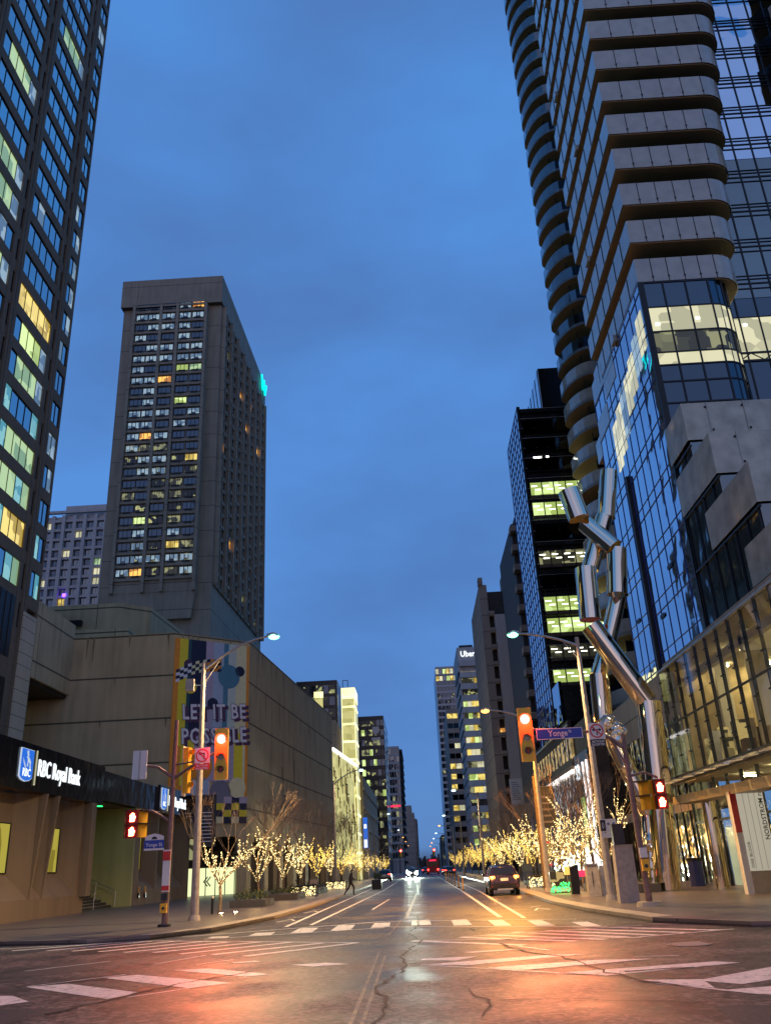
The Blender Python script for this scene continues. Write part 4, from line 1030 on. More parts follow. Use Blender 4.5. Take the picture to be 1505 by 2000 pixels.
b.fb(FG, -48, -20, -.1, .04, 8.08, 8.14, 'black_metal'); b.fb(FG, -48.2, -20, -.12, .08, 11.03, 11.14, 'rail_metal'); b.fb(FG, -47.6, -20, -.12, .05, 5.38, 5.47, 'black_metal')
b.build('glazing_frame', T)
# set-back part towards the east
F2 = Face(15.7, 0, -90)
b = MB(); b.fb(F2, -72, -47.6, -2, .02, 9.2, 12.15, 'stone_band'); b.fb(F2, -72, -47.6, -2, .03, 3.9, 4.5, 'stone_band'); b.build('stone_band', T)
b = MB(); b.fb(F2, -72, -47.6, -.3, -.01, 4.5, 9.2, 'amber_glass'); b.fb(F2, -72, -49.8, -.3, -.02, .12, 3.9, 'amber_glass'); split_build(b, 'glazing', T)
b = MB()
for i in range(16): b.fb(F2, -48 - 1.5 * i - .04, -48 - 1.5 * i + .04, -.1, .04, .12, 9.2, 'black_metal')
for z in (5.9, 7.6, 10.6): b.fb(F2, -72, -47.6, -.1, .045, z, z + .07, 'black_metal')
b.build('glazing_frame', T)
# ground floor
FG2 = Face(14.5, 0, -90)
b = MB()
for i in range(14): y = 20.5 + 1.95 * i; b.pane(FG2, -y - 1.92, -y, 0, .14, 4.9, 'clear_glass')
split_build(b, 'shop_glazing', T)
b = MB()
for i in range(15): y = 20.5 + 1.95 * i - .015; b.fb(FG2, -y - .05, -y + .05, -.1, .05, .12, 5.0, 'black_metal')
b.fb(FG2, -48, -20, -.1, .04, 3.0, 3.1, 'black_metal'); b.build('glazing_frame', T)
b = MB(); b.box(20, 20.3, 20, 47.5, .13, 5.04, 'merch_glow'); b.build('back_wall', T)
b = MB()
for y in (23, 27, 31, 35, 39, 43):
    for x in (15.6, 17.6): b.box(x, x + .8, y, y + .12, 4.9, 4.95, 'room_light')
split_build(b, 'ceiling_light', T)
b = MB(); rr = random.Random(19)
for i in range(30):
    x = 15.4 + rr.random() * 3.2; y = 23 + rr.random() * 23; h = .9 + rr.random() * 1.1; b.box(x, x + .5, y, y + .5, .13, .13 + h, rr.choice(['interior_dark', 'interior_tan', 'white_paint', 'merch_glow']))
b.box(14.9, 15.3, 41.5, 42.3, .13, 2.6, 'white_paint'); b.box(14.9, 15.2, 43.3, 44.6, .13, 2.7, 'lit_pale')
split_build(b, 'merchandise', T)
# glass canopy
T = thing('entrance_canopy', 'stepped glass canopy on a long pale beam over the store entrance', 'canopy', (12.5, 35, 3.6))
b = MB()
for i in range(13):
    y = 24.2 + 1.42 * i; b.hexa([(11.0, y, 4.42), (14.0, y + .2, 5.30), (14.0, y + 1.55, 5.34), (11.0, y + 1.35, 4.50), (11.0, y, 4.46), (14.0, y + .2, 5.34), (14.0, y + 1.55, 5.38), (11.0, y + 1.35, 4.54)], 'rail_glass')
split_build(b, 'glass_plates', T)
b = MB()
for i in range(7): y = 24.6 + 2.84 * i; b.tube((11.2, y, 4.38), (14.0, y, 5.2), .05, .05, 'grey_metal', 6)
split_build(b, 'arm', T)
b = MB(); b.hexa([(12.0, 22, 3.45), (13.0, 22, 3.45), (13.0, 42.5, 3.75), (12.0, 42.5, 3.75), (12.0, 22, 3.85), (13.0, 22, 3.85), (13.0, 42.5, 4.1), (12.0, 42.5, 4.1)], 'totem_base'); split_build(b, 'beam', T)
b = MB(); b.tube((12.9, 40.3, .12), (12.9, 40.3, 3.7), .3, .3, 'chrome', 14); b.tube((12.9, 29.5, .12), (12.9, 29.5, 3.6), .3, .3, 'grey_metal', 14); b.build('column', T, smooth=True)

# ================================================================== RIGHT: dark glass office and row beyond
T = thing('glass_office_tower', 'black glass office tower with rows of lit floors behind the sculpture', 'building', (13.9, 85, 0))
F = Face(0, 85, 0); FNN = Face(13.9, 0, -90)
b = MB(); b.box(14.2, 24, 85.3, 96.0, 13.5, 49.4, 'black_cladding'); b.box(14.2, 24, 81, 85.2, 13.5, 16.8, 'black_cladding'); b.build('wall', T)
b = MB(); b.fb(FNN, -96.2, -85, -.3, 0, 13, 49.6, 'sky_glass'); b.fb(FNN, -85, -80.6, -.3, -.01, 13.5, 17.2, 'sky_glass'); b.build('curtain_wall', T)
b = MB()
for i in range(8): y = 85 + i * 1.6; b.fb(FNN, -y - .05, -y + .05, 0, .05, 13, 49.6, 'sign_blue')
for i in range(29):
    z = 14 + i * 1.27; b.fb(FNN, -96.2, -85, 0, .045, z - (.05 if i % 2 else .09), z + .05, 'sign_blue')
b.build('mullions', T)
lit = {0: 38.6 + .4, 1: 36.6, 2: 31.0, 3: 25.9, 4: 23.6, 5: 20.9, 6: 18.4, 7: 16.0}
b = MB()
for k in range(36):
    z = 49.3 - 1.25 * k
    if z < 14: break
    b.fb(F, 13.9, 23, -.3, .0, z - .5, z, 'black_cladding'); b.fb(F, 13.9, 23, 0, .03, z - .06, z - .02, 'grey_metal')
b.fb(F, 13.85, 14.05, -.3, .05, 13.6, 49.6, 'black_metal'); b.build('floor_band', T)
sp = []; rr = random.Random(2)
for k, z in lit.items():
    for i in range(6):
        sp.append((14.9 + i * 1.3, z, 1.24, 1.9 if k < 5 else 1.6, 'lit_office' if k not in (2, 5) else 'lit_dim', dict(frame='black_metal', fw=.05, extra='strip')))
sp += [(14.9 + i * 1.3, z, 1.24, 1.5, 'dark_glass' if i < 3 else 'dim_glass', dict(frame=None)) for z in (47, 44.6, 42.2, 34, 28.5) for i in range(6)]
sp += [(15.5, 43.0, .9, .22, 'strip_light', dict(frame=None)), (16.6, 43.05, .3, .2, 'strip_light', dict(frame=None))]
windows(T, F, sp, d=.06)
T = thing('dark_slab_tower', 'taller dark slab tower behind the glass office tower', 'building', (19, 97, 0))
b = MB(); b.box(19.2, 30, 97, 112, 0, 62, 'black_cladding'); b.build('wall', T)
b = MB(); FNN2 = Face(19.15, 0, -90); b.fb(FNN2, -112, -97.3, -.05, 0, 20, 62, 'sky_glass')
for i in range(7): b.fb(FNN2, -112 + i * 2.4, -111.9 + i * 2.4, 0, .05, 20, 62, 'black_metal')
b.build('curtain_wall', T)
T = thing('podium_glass_hall', 'warm reflecting glass hall with white light frame, number 33 at its entrance', 'building', (14.1, 71.5, 0))
FP = Face(14.1, 0, -90)
b = MB(); b.fb(FP, -108, -71.6, -8, -.3, 0, 12.6, 'interior_dark'); b.fb(FP, -106, -79.5, -.3, 0, 12.0, 13.4, 'dark_brown'); b.fb(FP, -106, -79.5, -.3, .02, 9.4, 10.0, 'dark_brown'); b.build('wall', T)
b = MB(); b.fb(FP, -106, -79.5, -.3, -.05, 9.9, 12.0, 'merch_glow'); b.fb(FP, -98.5, -79, -.3, -.06, .3, 8.9, 'amber_glass'); b.fb(FP, -106, -99.2, -.3, -.05, .3, 9.3, 'dim_glass'); split_build(b, 'glazing', T)
b = MB()
for i in range(12): b.fb(FP, -105 + i * 2.2, -104.92 + i * 2.2, -.05, .04, 9.9, 12, 'black_metal')
b.fb(FP, -106, -79.5, -.2, .1, 12.9, 13.05, 'rail_metal'); b.build('mullions', T)
b = MB(); b.fb(FP, -98.9, -78.8, 0, .2, 8.72, 9.0, 'led_white'); b.fb(FP, -99.1, -98.7, 0, .2, 6.2, 9.0, 'led_white'); b.build('light_frame', T)
b = MB(); b.fb(FP, -78.0, -71.6, -.3, .1, .12, 9.9, 'black_cladding'); b.build('entrance_pylon', T)
b = MB()
for y in (74.1, 72.4): b.fb(FP, -y - .09, -y + .09, .1, .2, .4, 9.1, 'led_white')
split_build(b, 'light_bar', T)
b = MB(); b.fb(FP, -76.6, -75.2, .1, .15, .5, 6.4, 'lit_office'); b.build('lit_panel', T)
text('33', FP, -77.9, .14, 7.9, 1.75, 'sign_glow', T, name='door_number', sx=1.3, ext=.03, off=.015)

# brown residential slabs
T = thing('balcony_slab_tower', 'dark apartment slab with stacked recessed balconies behind the glass office', 'building', (17, 120, 0))
b = MB(); b.box(16.6, 30, 120.3, 140, 0, 49.2, 'dark_brown'); b.box(17.2, 30, 120.2, 140, 49.2, 50.2, 'dark_brown'); b.build('wall', T)
for k in range(15):
    z = 4.2 + k * 3.1; b = MB(); b.box(16.25, 18.2, 119.0, 121, z, z + .9, 'brown_concrete'); b.box(16.3, 18.2, 119.1, 121, z - .2, z, 'dark_brown'); b.build('balcony', T)
T = thing('brown_slab_tower', 'brown concrete apartment tower of tall blank slabs with dark slots, behind the orange street lamp', 'building', (16, 150, 0))
b = MB()
b.box(13.6, 15.0, 150.5, 175, 0, 49.3, 'brown_concrete'); b.box(15.0, 19.5, 151.5, 170, 0, 48.2, 'dark_brown')
b.box(15.9, 17.9, 149.9, 156, 0, 43.4, 'lilac_concrete'); b.box(19.0, 21.5, 148.0, 160, 0, 51.2, 'lilac_concrete'); b.box(18.4, 19.4, 150.3, 158, 0, 52.2, 'brown_concrete'); b.box(13.5, 14.3, 150, 152, 49.3, 50.6, 'brown_concrete')
b.build('wall', T)
for k in range(14): b = MB(); b.box(14.95, 15.95, 149.9, 151.6, 3 + k * 3.1, 3.8 + k * 3.1, 'brown_concrete'); b.build('balcony', T)
sp = [(18.5, 24.6, .55, 1.3, 'lit_yellow', dict(frame=None)), (15.4, 22.6, .8, 1.0, 'lit_warm', dict(frame=None)), (18.5, 21.5, .5, 1.0, 'lit_warm', dict(frame=None))] + [(18.5, 6 + k * 3.1, .5, 1.6, 'dark_glass', dict(frame=None)) for k in range(11) if k not in (5, 6)]
windows(T, Face(0, 148.9, 0), [(s[0], s[1], s[2], s[3], s[4], s[5]) for s in sp[:0]]); windows(T, Face(0, 150.2, 0), sp, d=.05)
T = thing('wall_poster', 'pale printed poster with dark square emblem hung low on the brown slab tower', 'banner', (16.4, 149.5, 8)); F = Face(0, 149.85, 0)
b = MB(); b.fb(F, 15.6, 17.8, 0, .08, 8.4, 14.6, 'sign_white'); b.build('cloth', T)
b = MB()
for i in range(9): b.fb(F, 15.9, 17.3 - .2 * (i % 3), .08, .09, 11.2 + i * .34, 11.3 + i * .34, 'b_grey')
for i in range(4): b.fb(F, 16.7, 17.6, .08, .09, 9.1 + i * .32, 9.3 + i * .32, 'b_navy')
b.build('print', T)
T = thing('low_brick_building', 'low dark brick shops behind the lit trees, on the store side of the street', 'building', (17, 108, 0))
b = MB(); b.box(16.0, 30, 110, 148, 0, 9.5, 'brown_concrete'); b.build('wall', T)
sp = [(-y, 2.6, 3, 2.6, 'lit_dim' if y % 3 else 'lit_warm', dict(frame='black_metal')) for y in range(113, 146, 5)] + [(-y, 6.5, 1.4, 1.8, 'dark_glass', dict(frame='grey_metal')) for y in range(112, 147, 3)]
windows(T, Face(15.95, 0, -90), sp, d=.02)

# white banded office with rooftop name
T = thing('banded_office_tower', 'white banded office tower with a glowing rooftop name and lit yellow floors', 'building', (16, 240, 0), None)
F = Face(0, 240, 0)
b = MB(); b.box(14.4, 25, 240.4, 262, 0, 52, 'dark_brown'); b.box(13.7, 19.5, 240.2, 262, 52.3, 59.3, 'white_concrete'); b.box(13.4, 13.7, 241, 243, 49.5, 52, 'black_metal'); b.box(14.6, 18.5, 243, 255, 59.3, 60.6, 'black_metal')
for k in range(16):
    z = 3.0 + 3.28 * k
    b.box(14.0, 19.4, 239.2, 262, z + 1.5, z + 3.1, 'white_concrete'); b.box(19.4, 25, 238.6, 262, z + 1.35, z + 2.95, 'white_concrete'); b.box(14.0 - .03 * k, 14.35, 239.8, 262, z, z + 1.6, 'lilac_concrete')
b.build('wall', T); sp = []; rr = random.Random(8)
for k in range(16):
    z = 3.0 + 3.28 * k + .7
    on = rr.random() < .8
    for i in range(4):
        m = rr.choice(['lit_yellow', 'lit_office', 'lit_pale', 'lit_dim']) if on else 'dark_speck'
        sp.append((14.95 + i * 1.2, z, 1.15, 1.5, m, dict(frame=None)))
    for i in range(2): sp.append((20.6 + i * 2, z - .1, 1.6, 1.4, rr.choice(['lit_pale', 'lit_dim', 'dark_speck', 'lit_yellow']), dict(frame=None)))
windows(T, F, sp, d=-.3)
text('Uber', F, 14.6, -.1, 56.6, 2.3, 'sign_glow', T, name='rooftop_lettering', sx=.86, ext=.05, off=.03)

T = office('brown_window_tower', 'brown tower with a single column of lit square windows', Face(0, 320, 0), (15, 320, 0), 12.6, 19, 40, 0, 55.5, 'brown_concrete', 3.6, 3, ['dark_glass', 'dark_glass', 'lit_yellow', 'lit_pale'], [6, 2, 1.5, 2.2], 13, wh=.5)
T = office('striped_glass_tower', 'tall thin striped glass tower with bright top floors beside the rooftop name tower', Face(0, 400, 0), (16, 400, 0), 11.9, 22, 40, 0, 88.9, 'black_cladding', 2.9, 6, ['dark_glass', 'dark_glass', 'dark_speck'], [7, 3, 1], 15, wh=.66, stripe='lilac_concrete')
sp = []
for k in range(2):
    for i in range(6): sp.append((12.7 + i * 1.68, 86.6 - k * 3.3, 1.4, 2.2, ['lit_pale', 'lit_yellow', 'lit_office', 'dim_glass'][(i * 3 + k) % 4], dict(frame=None)))
windows(T, Face(0, 400, 0), sp, name='top_window', d=.06)
T = office('low_dark_block', 'low dark block at the far end of the store side row', Face(0, 520, 0), (16, 520, 0), 12.6, 30, 60, 0, 18, 'dark_brown', 3.2, 5, ['dark_glass', 'lit_dim'], [4, 1], 17)
b = MB(); rr = random.Random(21)
for i in range(160):
    x = -70 + i * .9; h = 6 + rr.random() * 7; b.box(x, x + 1.3, 900 + rr.random() * 10, 925, 0, h, 'dark_brown')
o = rebase(b.build('distant_skyline'), (0, 900, 0)); o['kind'] = 'structure'
# ================================================================== SCULPTURE
T = thing('steel_sculpture', 'towering sculpture of jointed mirror polished steel tubes with coloured ends at the corner', 'sculpture', (10.5, 42, .12))
def sc(p, y=42.0):
    s = y / 42.0; return (p[0] * s, y, 1.6 + (p[1] - 1.6) * s)
def cyl(p, q, r, y0=42.0, y1=42.0, c0=None, c1=None, m='chrome', n=28):
    b = MB(); b.tube(sc(p, y0), sc(q, y1), r * 1.14, r * 1.14, m, n, True, c0, c1); b.build('tube_segment', T, smooth=True)
cyl((10.88, 18.25), (11.41, 20.95), .42, 42.5, 42.5, None, 'cap_red')
cyl((9.62, 15.45), (10.80, 18.35), .40, 42.5, 42.5)
cyl((9.45, 18.3), (9.10, 19.95), .50, 41.7, 41.7, 'cap_yellow', None)
cyl((9.72, 18.0), (11.05, 16.55), .42, 42.2, 41.6, 'cap_yellow', 'cap_yellow')
cyl((11.15, 16.45), (10.83, 14.0), .46, 41.8, 41.8, 'cap_yellow', None)
cyl((10.86, 13.95), (9.75, 10.9), .37, 42.6, 42.6, None, None)
cyl((9.4, 15.5), (9.27, 12.75), .48, 42.2, 42.2, 'cap_red', 'cap_red')
cyl((9.25, 12.45), (11.45, 8.45), .46, 41.3, 41.3, 'cap_red', None)
cyl((11.5, 8.5), (11.32, 4.6), .50, 41.3, 41.4); cyl((11.32, 4.65), (11.02, .15), .50, 41.4, 41.6)
cyl((9.75, 10.95), (9.28, 9.9), .36, 42.6, 42.6)
cyl((9.3, 9.95), (9.2, 7.7), .42, 42.4, 42.4, 'cap_yellow', 'cap_yellow')
cyl((9.25, 7.6), (10.0, 5.4), .36, 42.5, 42.4); cyl((9.98, 5.5), (10.75, 3.2), .36, 42.4, 42.3); cyl((10.7, 3.3), (10.42, .15), .36, 42.3, 42.3)
def crumple(p, r, seed, name='crumpled_piece', sq=(1, 1, 1)):
    bm = bmesh.new(); bmesh.ops.create_icosphere(bm, subdivisions=2, radius=r); rr = random.Random(seed)
    for v in bm.verts:
        k = .72 + rr.random() * .5; v.co = Vector((v.co.x * k * sq[0], v.co.y * k * sq[1], v.co.z * k * sq[2]))
    me = bpy.data.meshes.new(name); bm.to_mesh(me); bm.free(); me.materials.append(MT['crumpled_chrome'])
    o = bpy.data.objects.new(name, me); COL.objects.link(o); o.parent = T; o.location = Vector(sc(p)) - WL[T.name]; return o
for i, (p, r) in enumerate((((9.4, 7.6), .42), ((9.75, 7.2), .45), ((9.55, 6.85), .4), ((10.0, 5.5), .3), ((11.1, 2.55), .5), ((10.6, 2.1), .45), ((11.3, 1.75), .5), ((10.8, 1.45), .48), ((11.35, 1.2), .42))): crumple(p, r, i)

# ================================================================== SIGNALS, SIGNS, POLES
def signal(T, F, u, z, arrow=True, on=True):
    """3-section head, centre u, bottom z, facing d+"""
    b = MB(); b.fb(F, u - .225, u + .225, -.25, -.02, z, z + 1.78, 'signal_yellow')
    b.fb(F, u - .16, u + .16, -.34, -.25, z + .2, z + 1.6, 'signal_yellow'); b.fb(F, u - .235, u + .235, -.03, -.015, z - .01, z + 1.79, 'signal_yellow'); b.build('housing', T)
    for zz, r, m in ((z + 1.40, .165, 'red_lamp'), (z + .78, .115, 'steel_plate'), (z + .34, .115, 'signal_dark')):
        b = MB(); disc(b, F, u, zz, r, -.014, m, 20); o = b.build('lens', T)
        b = MB()
        for i in range(-1, 13):
            a = math.pi * i / 12 + .13 * 0; a2 = math.pi * (i + 1) / 12; rr = r + .02
            P = F.p; b.face([P(u + rr * math.cos(a), 0, zz + rr * math.sin(a)), P(u + rr * math.cos(a2), 0, zz + rr * math.sin(a2)), P(u + rr * math.cos(a2), .17, zz + rr * math.sin(a2) - .02), P(u + rr * math.cos(a), .17, zz + rr * math.sin(a) - .02)], 'signal_yellow' if m == 'red_lamp' else 'signal_dark')
        b.build('visor', o)
        lens_ = o
    ld = bpy.data.lights.new('red_light', 'POINT'); ld.energy = 50; ld.color = (1, .03, .03); ld.shadow_soft_size = .04
    lo = bpy.data.objects.new('red_light', ld); COL.objects.link(lo); lo.parent = T; lo.location = Vector(F.p(u, .3, z + 1.35)) - WL[T.name]
    ld = bpy.data.lights.new('red_beam', 'SPOT'); ld.energy = 1700; ld.color = (1, .10, .03); ld.spot_size = R(62); ld.spot_blend = 1; ld.shadow_soft_size = .12
    lo = bpy.data.objects.new('red_beam', ld); COL.objects.link(lo); lo.parent = T; lo.location = Vector(F.p(u, .05, z + 1.4)) - WL[T.name]; lo.rotation_euler = (R(62), 0, R(180) + F.a)
    if arrow:
        b = MB(); b.fp(F, [(u - .06, z + .36), (u, z + .44), (u + .06, z + .36), (u + .015, z + .36), (u + .015, z + .25), (u - .015, z + .25), (u - .015, z + .36)], -.007, -.001, 'sign_red'); b.build('arrow', lens_)
def hand(b, F, u, z, d, s, m):
    pts = [(-.35, -.5), (.3, -.5), (.42, -.1), (.5, .15), (.42, .2), (.28, .0), (.3, .5), (.2, .52), (.15, .1), (.12, .62), (.02, .62), (0, .1), (-.06, .55), (-.16, .53), (-.15, .08), (-.26, .36), (-.35, .32), (-.3, -.1)]
    b.fp(F, [(u + x * s, z + y * s) for x, y in pts], d, d + .008, m)
def pedhead(T, F, u, z, two=True):
    for k in range(2):
        zz = z + k * .47
        b = MB(); b.fb(F, u - .2, u + .2, -.22, 0, zz, zz + .45, 'sign_red'); ho = b.build('housing', T)
        b = MB(); b.fb(F, u - .16, u + .16, .0, .01, zz + .04, zz + .41, 'cap_red'); hand(b, F, u, zz + .2, .012, .26, 'red_hand'); b.build('hand_symbol', ho)
        b = MB(); b.fb(F, u - .21, u + .21, 0, .16, zz + .445, zz + .46, 'signal_dark'); b.fb(F, u - .215, u - .2, 0, .14, zz, zz + .45, 'signal_dark'); b.build('visor', ho)
def no_turn(T, F, u, z, kind, red_tab=False):
    """square white regulatory sign with red ring + exception tab; u,z = centre of ring"""
    b = MB(); b.fb(F, u - .27, u + .27, 0, .02, z - .27, z + .27, 'sign_white'); pl_ = b.build('sign_plate', T)
    b = MB(); n = 28
    for i in range(n):
        a0, a1 = 2 * math.pi * i / n, 2 * math.pi * (i + 1) / n
        b.face([F.p(u + r * math.cos(a), .026, z + r * math.sin(a)) for r, a in ((.19, a0), (.235, a0), (.235, a1), (.19, a1))], 'sign_red')
    b.face([F.p(u + x, .029, z + y) for x, y in ((-.155, .125), (-.125, .155), (.155, -.125), (.125, -.155))], 'sign_red'); b.build('red_ring', pl_)
    b = MB()
    ar = lambda pts: b.face([F.p(u + x, .0235, z + y) for x, y in pts], 'sign_black')
    if kind == 'both':
        ar([(-.09, .02), (.09, .02), (.09, .055), (-.09, .055)]); ar([(-.17, .037), (-.08, -.03), (-.08, .10)]); ar([(.17, .037), (.08, .10), (.08, -.03)]); ar([(-.018, -.15), (.018, -.15), (.018, .02), (-.018, .02)])
    else:
        ar([(.05, -.14), (.09, -.14), (.09, .09), (.05, .05)]); ar([(-.07, .05), (.09, .05), (.09, .09), (-.07, .09)]); ar([(-.15, .07), (-.05, 0), (-.05, .14)])
    b.build('arrow_symbol', pl_)
    b = MB(); b.fb(F, u - .27, u + .27, 0, .02, z - .50, z - .285, 'sign_black' if not red_tab else 'sign_red'); b.build('exception_tab', T)
    text('BICYCLES', F, u, .024, z - .385, .095, 'sign_white', T, 'lettering', ext=.002, off=.002, align='CENTER', sx=1.0)
    text('EXCEPTED', F, u, .024, z - .485, .095, 'sign_white', T, 'lettering', ext=.002, off=.002, align='CENTER', sx=1.0)
# left corner
FL_ = Face(0, 31.45, 0)
T = thing('signal_pole', 'rusty signal pole on the bank corner carrying two arms and stickers', 'signal pole', (-8.8, 31.5, .12))
b = MB(); b.tube((-8.8, 31.5, .12), (-8.72, 31.5, 7.0), .11, .07, 'rust_pole', 12); b.tube((-8.8, 31.5, .12), (-8.8, 31.5, .2), .24, .22, 'black_metal', 12); b.build('pole', T)
b = MB(); b.path([(-8.78, 31.5, 4.9), (-8.2, 31.4, 5.25), (-7.3, 31.35, 5.72), (-7.0, 31.3, 5.75)], [.06, .05, .05, .045], 'rust_pole'); b.tube((-8.78, 31.5, 5.4), (-7.9, 31.4, 5.5), .03, .03, 'rust_pole'); split_build(b, 'arm', T)
b = MB(); b.path([(-8.8, 31.5, 5.0), (-9.3, 31.4, 5.35), (-9.85, 31.35, 5.45)], [.06, .05, .045], 'rust_pole'); split_build(b, 'arm', T)
b = MB(); b.path([(-8.8, 31.5, 3.5), (-9.4, 31.4, 3.85), (-9.95, 31.3, 3.9)], [.05, .045, .04], 'rust_pole'); split_build(b, 'arm', T)
b = MB(); b.box(-8.93, -8.67, 31.36, 31.39, 1.2, 2.55, 'sign_white'); b.box(-8.93, -8.67, 31.345, 31.36, 2.2, 2.5, 'sign_red'); b.box(-8.93, -8.67, 31.345, 31.36, 1.25, 1.4, 'sign_red'); split_build(b, 'sticker', T)
b = MB(); b.box(-8.92, -8.70, 31.3, 31.38, .95, 1.15, 'sign_black'); b.box(-8.93, -8.7, 31.28, 31.38, .55, .85, 'signal_yellow'); b.tube((-8.81, 31.28, .7), (-8.81, 31.24, .7), .05, .05, 'signal_dark'); split_build(b, 'push_button', T)
T = thing('traffic_signal', 'yellow traffic signal showing red in front of the striped banner', 'traffic light', (-6.98, 31.3, 4.8), 'traffic signals'); signal(T, Face(0, 31.2, 0), -6.98, 4.80)
T = thing('turn_sign', 'no left turn sign with red bicycles excepted tab beside the red signal', 'sign', (-7.68, 31.3, 5.2), 'turn signs'); no_turn(T, Face(0, 31.25, 0), -7.66, 5.66, 'left', True)
T = thing('sign_board', 'back of a pinkish sign board on the arm of the rusty pole by the bank', 'sign', (-9.92, 31.3, 4.8)); b = MB(); b.box(-10.2, -9.68, 31.28, 31.31, 4.95, 5.95, 'sign_white'); b.box(-9.96, -9.92, 31.25, 31.28, 4.97, 5.93, 'grey_metal'); b.build('sign_plate', T)
T = thing('side_traffic_signal', 'yellow traffic signal seen edge on behind the rusty pole', 'traffic light', (-8.65, 31.9, 4.5), 'traffic signals'); signal(T, Face(-8.35, 31.9, 90), 0, 4.35, arrow=False) if False else None
F9 = Face(-8.28, 31.9, 75)
b = MB(); b.fb(F9, -.12, .12, -.2, 0, 4.45, 6.05, 'signal_yellow'); b.build('housing', T)
b = MB(); b.fb(F9, -.14, .14, -.22, -.2, 4.35, 6.1, 'sign_white'); b.build('backplate', T)
for zz in (4.75, 5.35, 5.9):
    b = MB(); b.tube(F9.p(0, .0, zz), F9.p(0, .14, zz), .1, .1, 'signal_yellow', 12, caps=False); b.build('visor', T)
T = thing('pedestrian_signal', 'pair of red hand pedestrian signals hung from the rusty pole by the bank', 'pedestrian signal', (-10.05, 31.3, 3), 'pedestrian signals'); pedhead(T, Face(0, 31.2, -12), -10.25 * 1, 3.02) if False else pedhead(T, Face(-10.05, 31.2, -8), 0, 2.98)
b = MB(); F8 = Face(-9.72, 31.4, 60)
b.fb(F8, -.2, .2, -.2, 0, 3.0, 3.42, 'signal_yellow'); b.fb(F8, -.2, .2, -.2, 0, 3.47, 3.9, 'signal_yellow'); b.fb(F8, -.24, .24, 0, .2, 3.86, 3.9, 'signal_dark'); b.fb(F8, -.24, .24, 0, .2, 3.42, 3.46, 'signal_dark'); b.build('housing', T)
T = thing('street_name_sign', 'small blue Yonge street sign with arched white top on the rusty pole by the bank', 'street sign', (-9.2, 31.4, 2.7), 'street name signs')
F = Face(0, 31.38, 0); b = MB(); b.fb(F, -9.62, -8.92, 0, .02, 2.62, 2.88, 'sign_blue'); b.build('name_plate', T)
b = MB(); b.fp(F, [(-9.6, 2.885), (-8.94, 2.885), (-8.94, 3.0), (-9.08, 3.06), (-9.27, 3.1), (-9.46, 3.06), (-9.6, 3.0)], 0, .02, 'sign_white'); b.fb(F, -9.62, -8.92, 0, .02, 2.55, 2.615, 'sign_white')
b.fp(F, [(-9.38, 2.91), (-9.16, 2.91), (-9.2, 2.98), (-9.27, 3.01), (-9.34, 2.98)], .021, .026, 'sign_black'); b.build('crest_plate', T)
text('Yonge St', F, -9.27, .025, 2.68, .16, 'sign_white', T, ext=.002, off=.002, align='CENTER')
# street lamps
def lamp(name, label, x, y, hx, hz, mat, energy, col, pz=9.6, h=None, group='street lamps', pm='pole_concrete', cams=False, base=True):
    T = thing(name, label, 'street lamp', (x, y, .12), group)
    s = 1 if hx > x else -1; L = abs(hx - x)
    b = MB(); b.tube((x, y, .12), (x, y, pz + .35), .16, .085, pm, 12)
    if base: b.tube((x, y, .12), (x, y, .3), .24, .2, pm, 12)
    b.build('pole', T)
    b = MB(); pts = [(x, y, pz)] + [(x + s * L * t, y, pz + (hz - pz) * math.sin(t * math.pi / 2) ** .9) for t in (.25, .5, .75, .9)]
    b.path(pts, [.06, .055, .05, .045, .04], 'grey_metal'); b.tube((x, y, pz - .6), (x + s * L * .22, y, pz + (hz - pz) * .3), .025, .025, 'grey_metal', 6); split_build(b, 'arm', T)
    b = MB(); e = pts[-1]; hx2 = hx
    b.hexa([(e[0] - .05, y - .09, hz - .02), (hx2 + s * .25, y - .15, hz - .03), (hx2 + s * .25, y + .15, hz - .03), (e[0] - .05, y + .09, hz - .02), (e[0], y - .05, hz + .1), (hx2, y - .1, hz + .14), (hx2, y + .1, hz + .14), (e[0], y + .05, hz + .1)], 'grey_metal'); b.build('lamp_head', T)
    bm = bmesh.new(); bmesh.ops.create_uvsphere(bm, u_segments=16, v_segments=8, radius=1); me = bpy.data.meshes.new('lens')
    for v in bm.verts: v.co = Vector((v.co.x * .24, v.co.y * .15, v.co.z * .13))
    bm.to_mesh(me); bm.free(); me.materials.append(MT[mat]); o = bpy.data.objects.new('lens', me); COL.objects.link(o); o.parent = T; o.location = Vector((hx - x, 0, hz - .12 - .04))
    if energy:
        ld = bpy.data.lights.new('lamp_light', 'SPOT'); ld.energy = energy; ld.color = col; ld.spot_size = R(165); ld.spot_blend = .5; ld.shadow_soft_size = .15
        lo = bpy.data.objects.new('lamp_light', ld); COL.objects.link(lo); lo.parent = T; lo.location = (hx - x, 0, hz - .12 - .32)
    return T
lamp('street_lamp', 'tall street lamp with greenish white light before the striped banner', -8.66, 35, -5.7, 10.95, 'lamp_white', 4600, (1, .70, .34), 9.6)
lamp('street_lamp', 'tall street lamp with green tinged light nearest the steel sculpture', 7.1, 35.3, 4.43, 10.55, 'lamp_white', 3600, (1, .66, .30), 9.9)
lamp('street_lamp', 'orange glowing street lamp behind the red signal by the blue street sign', 6.5, 48, 4.05, 9.5, 'lamp_orange', 6500, (1, .42, .06), 8.8)
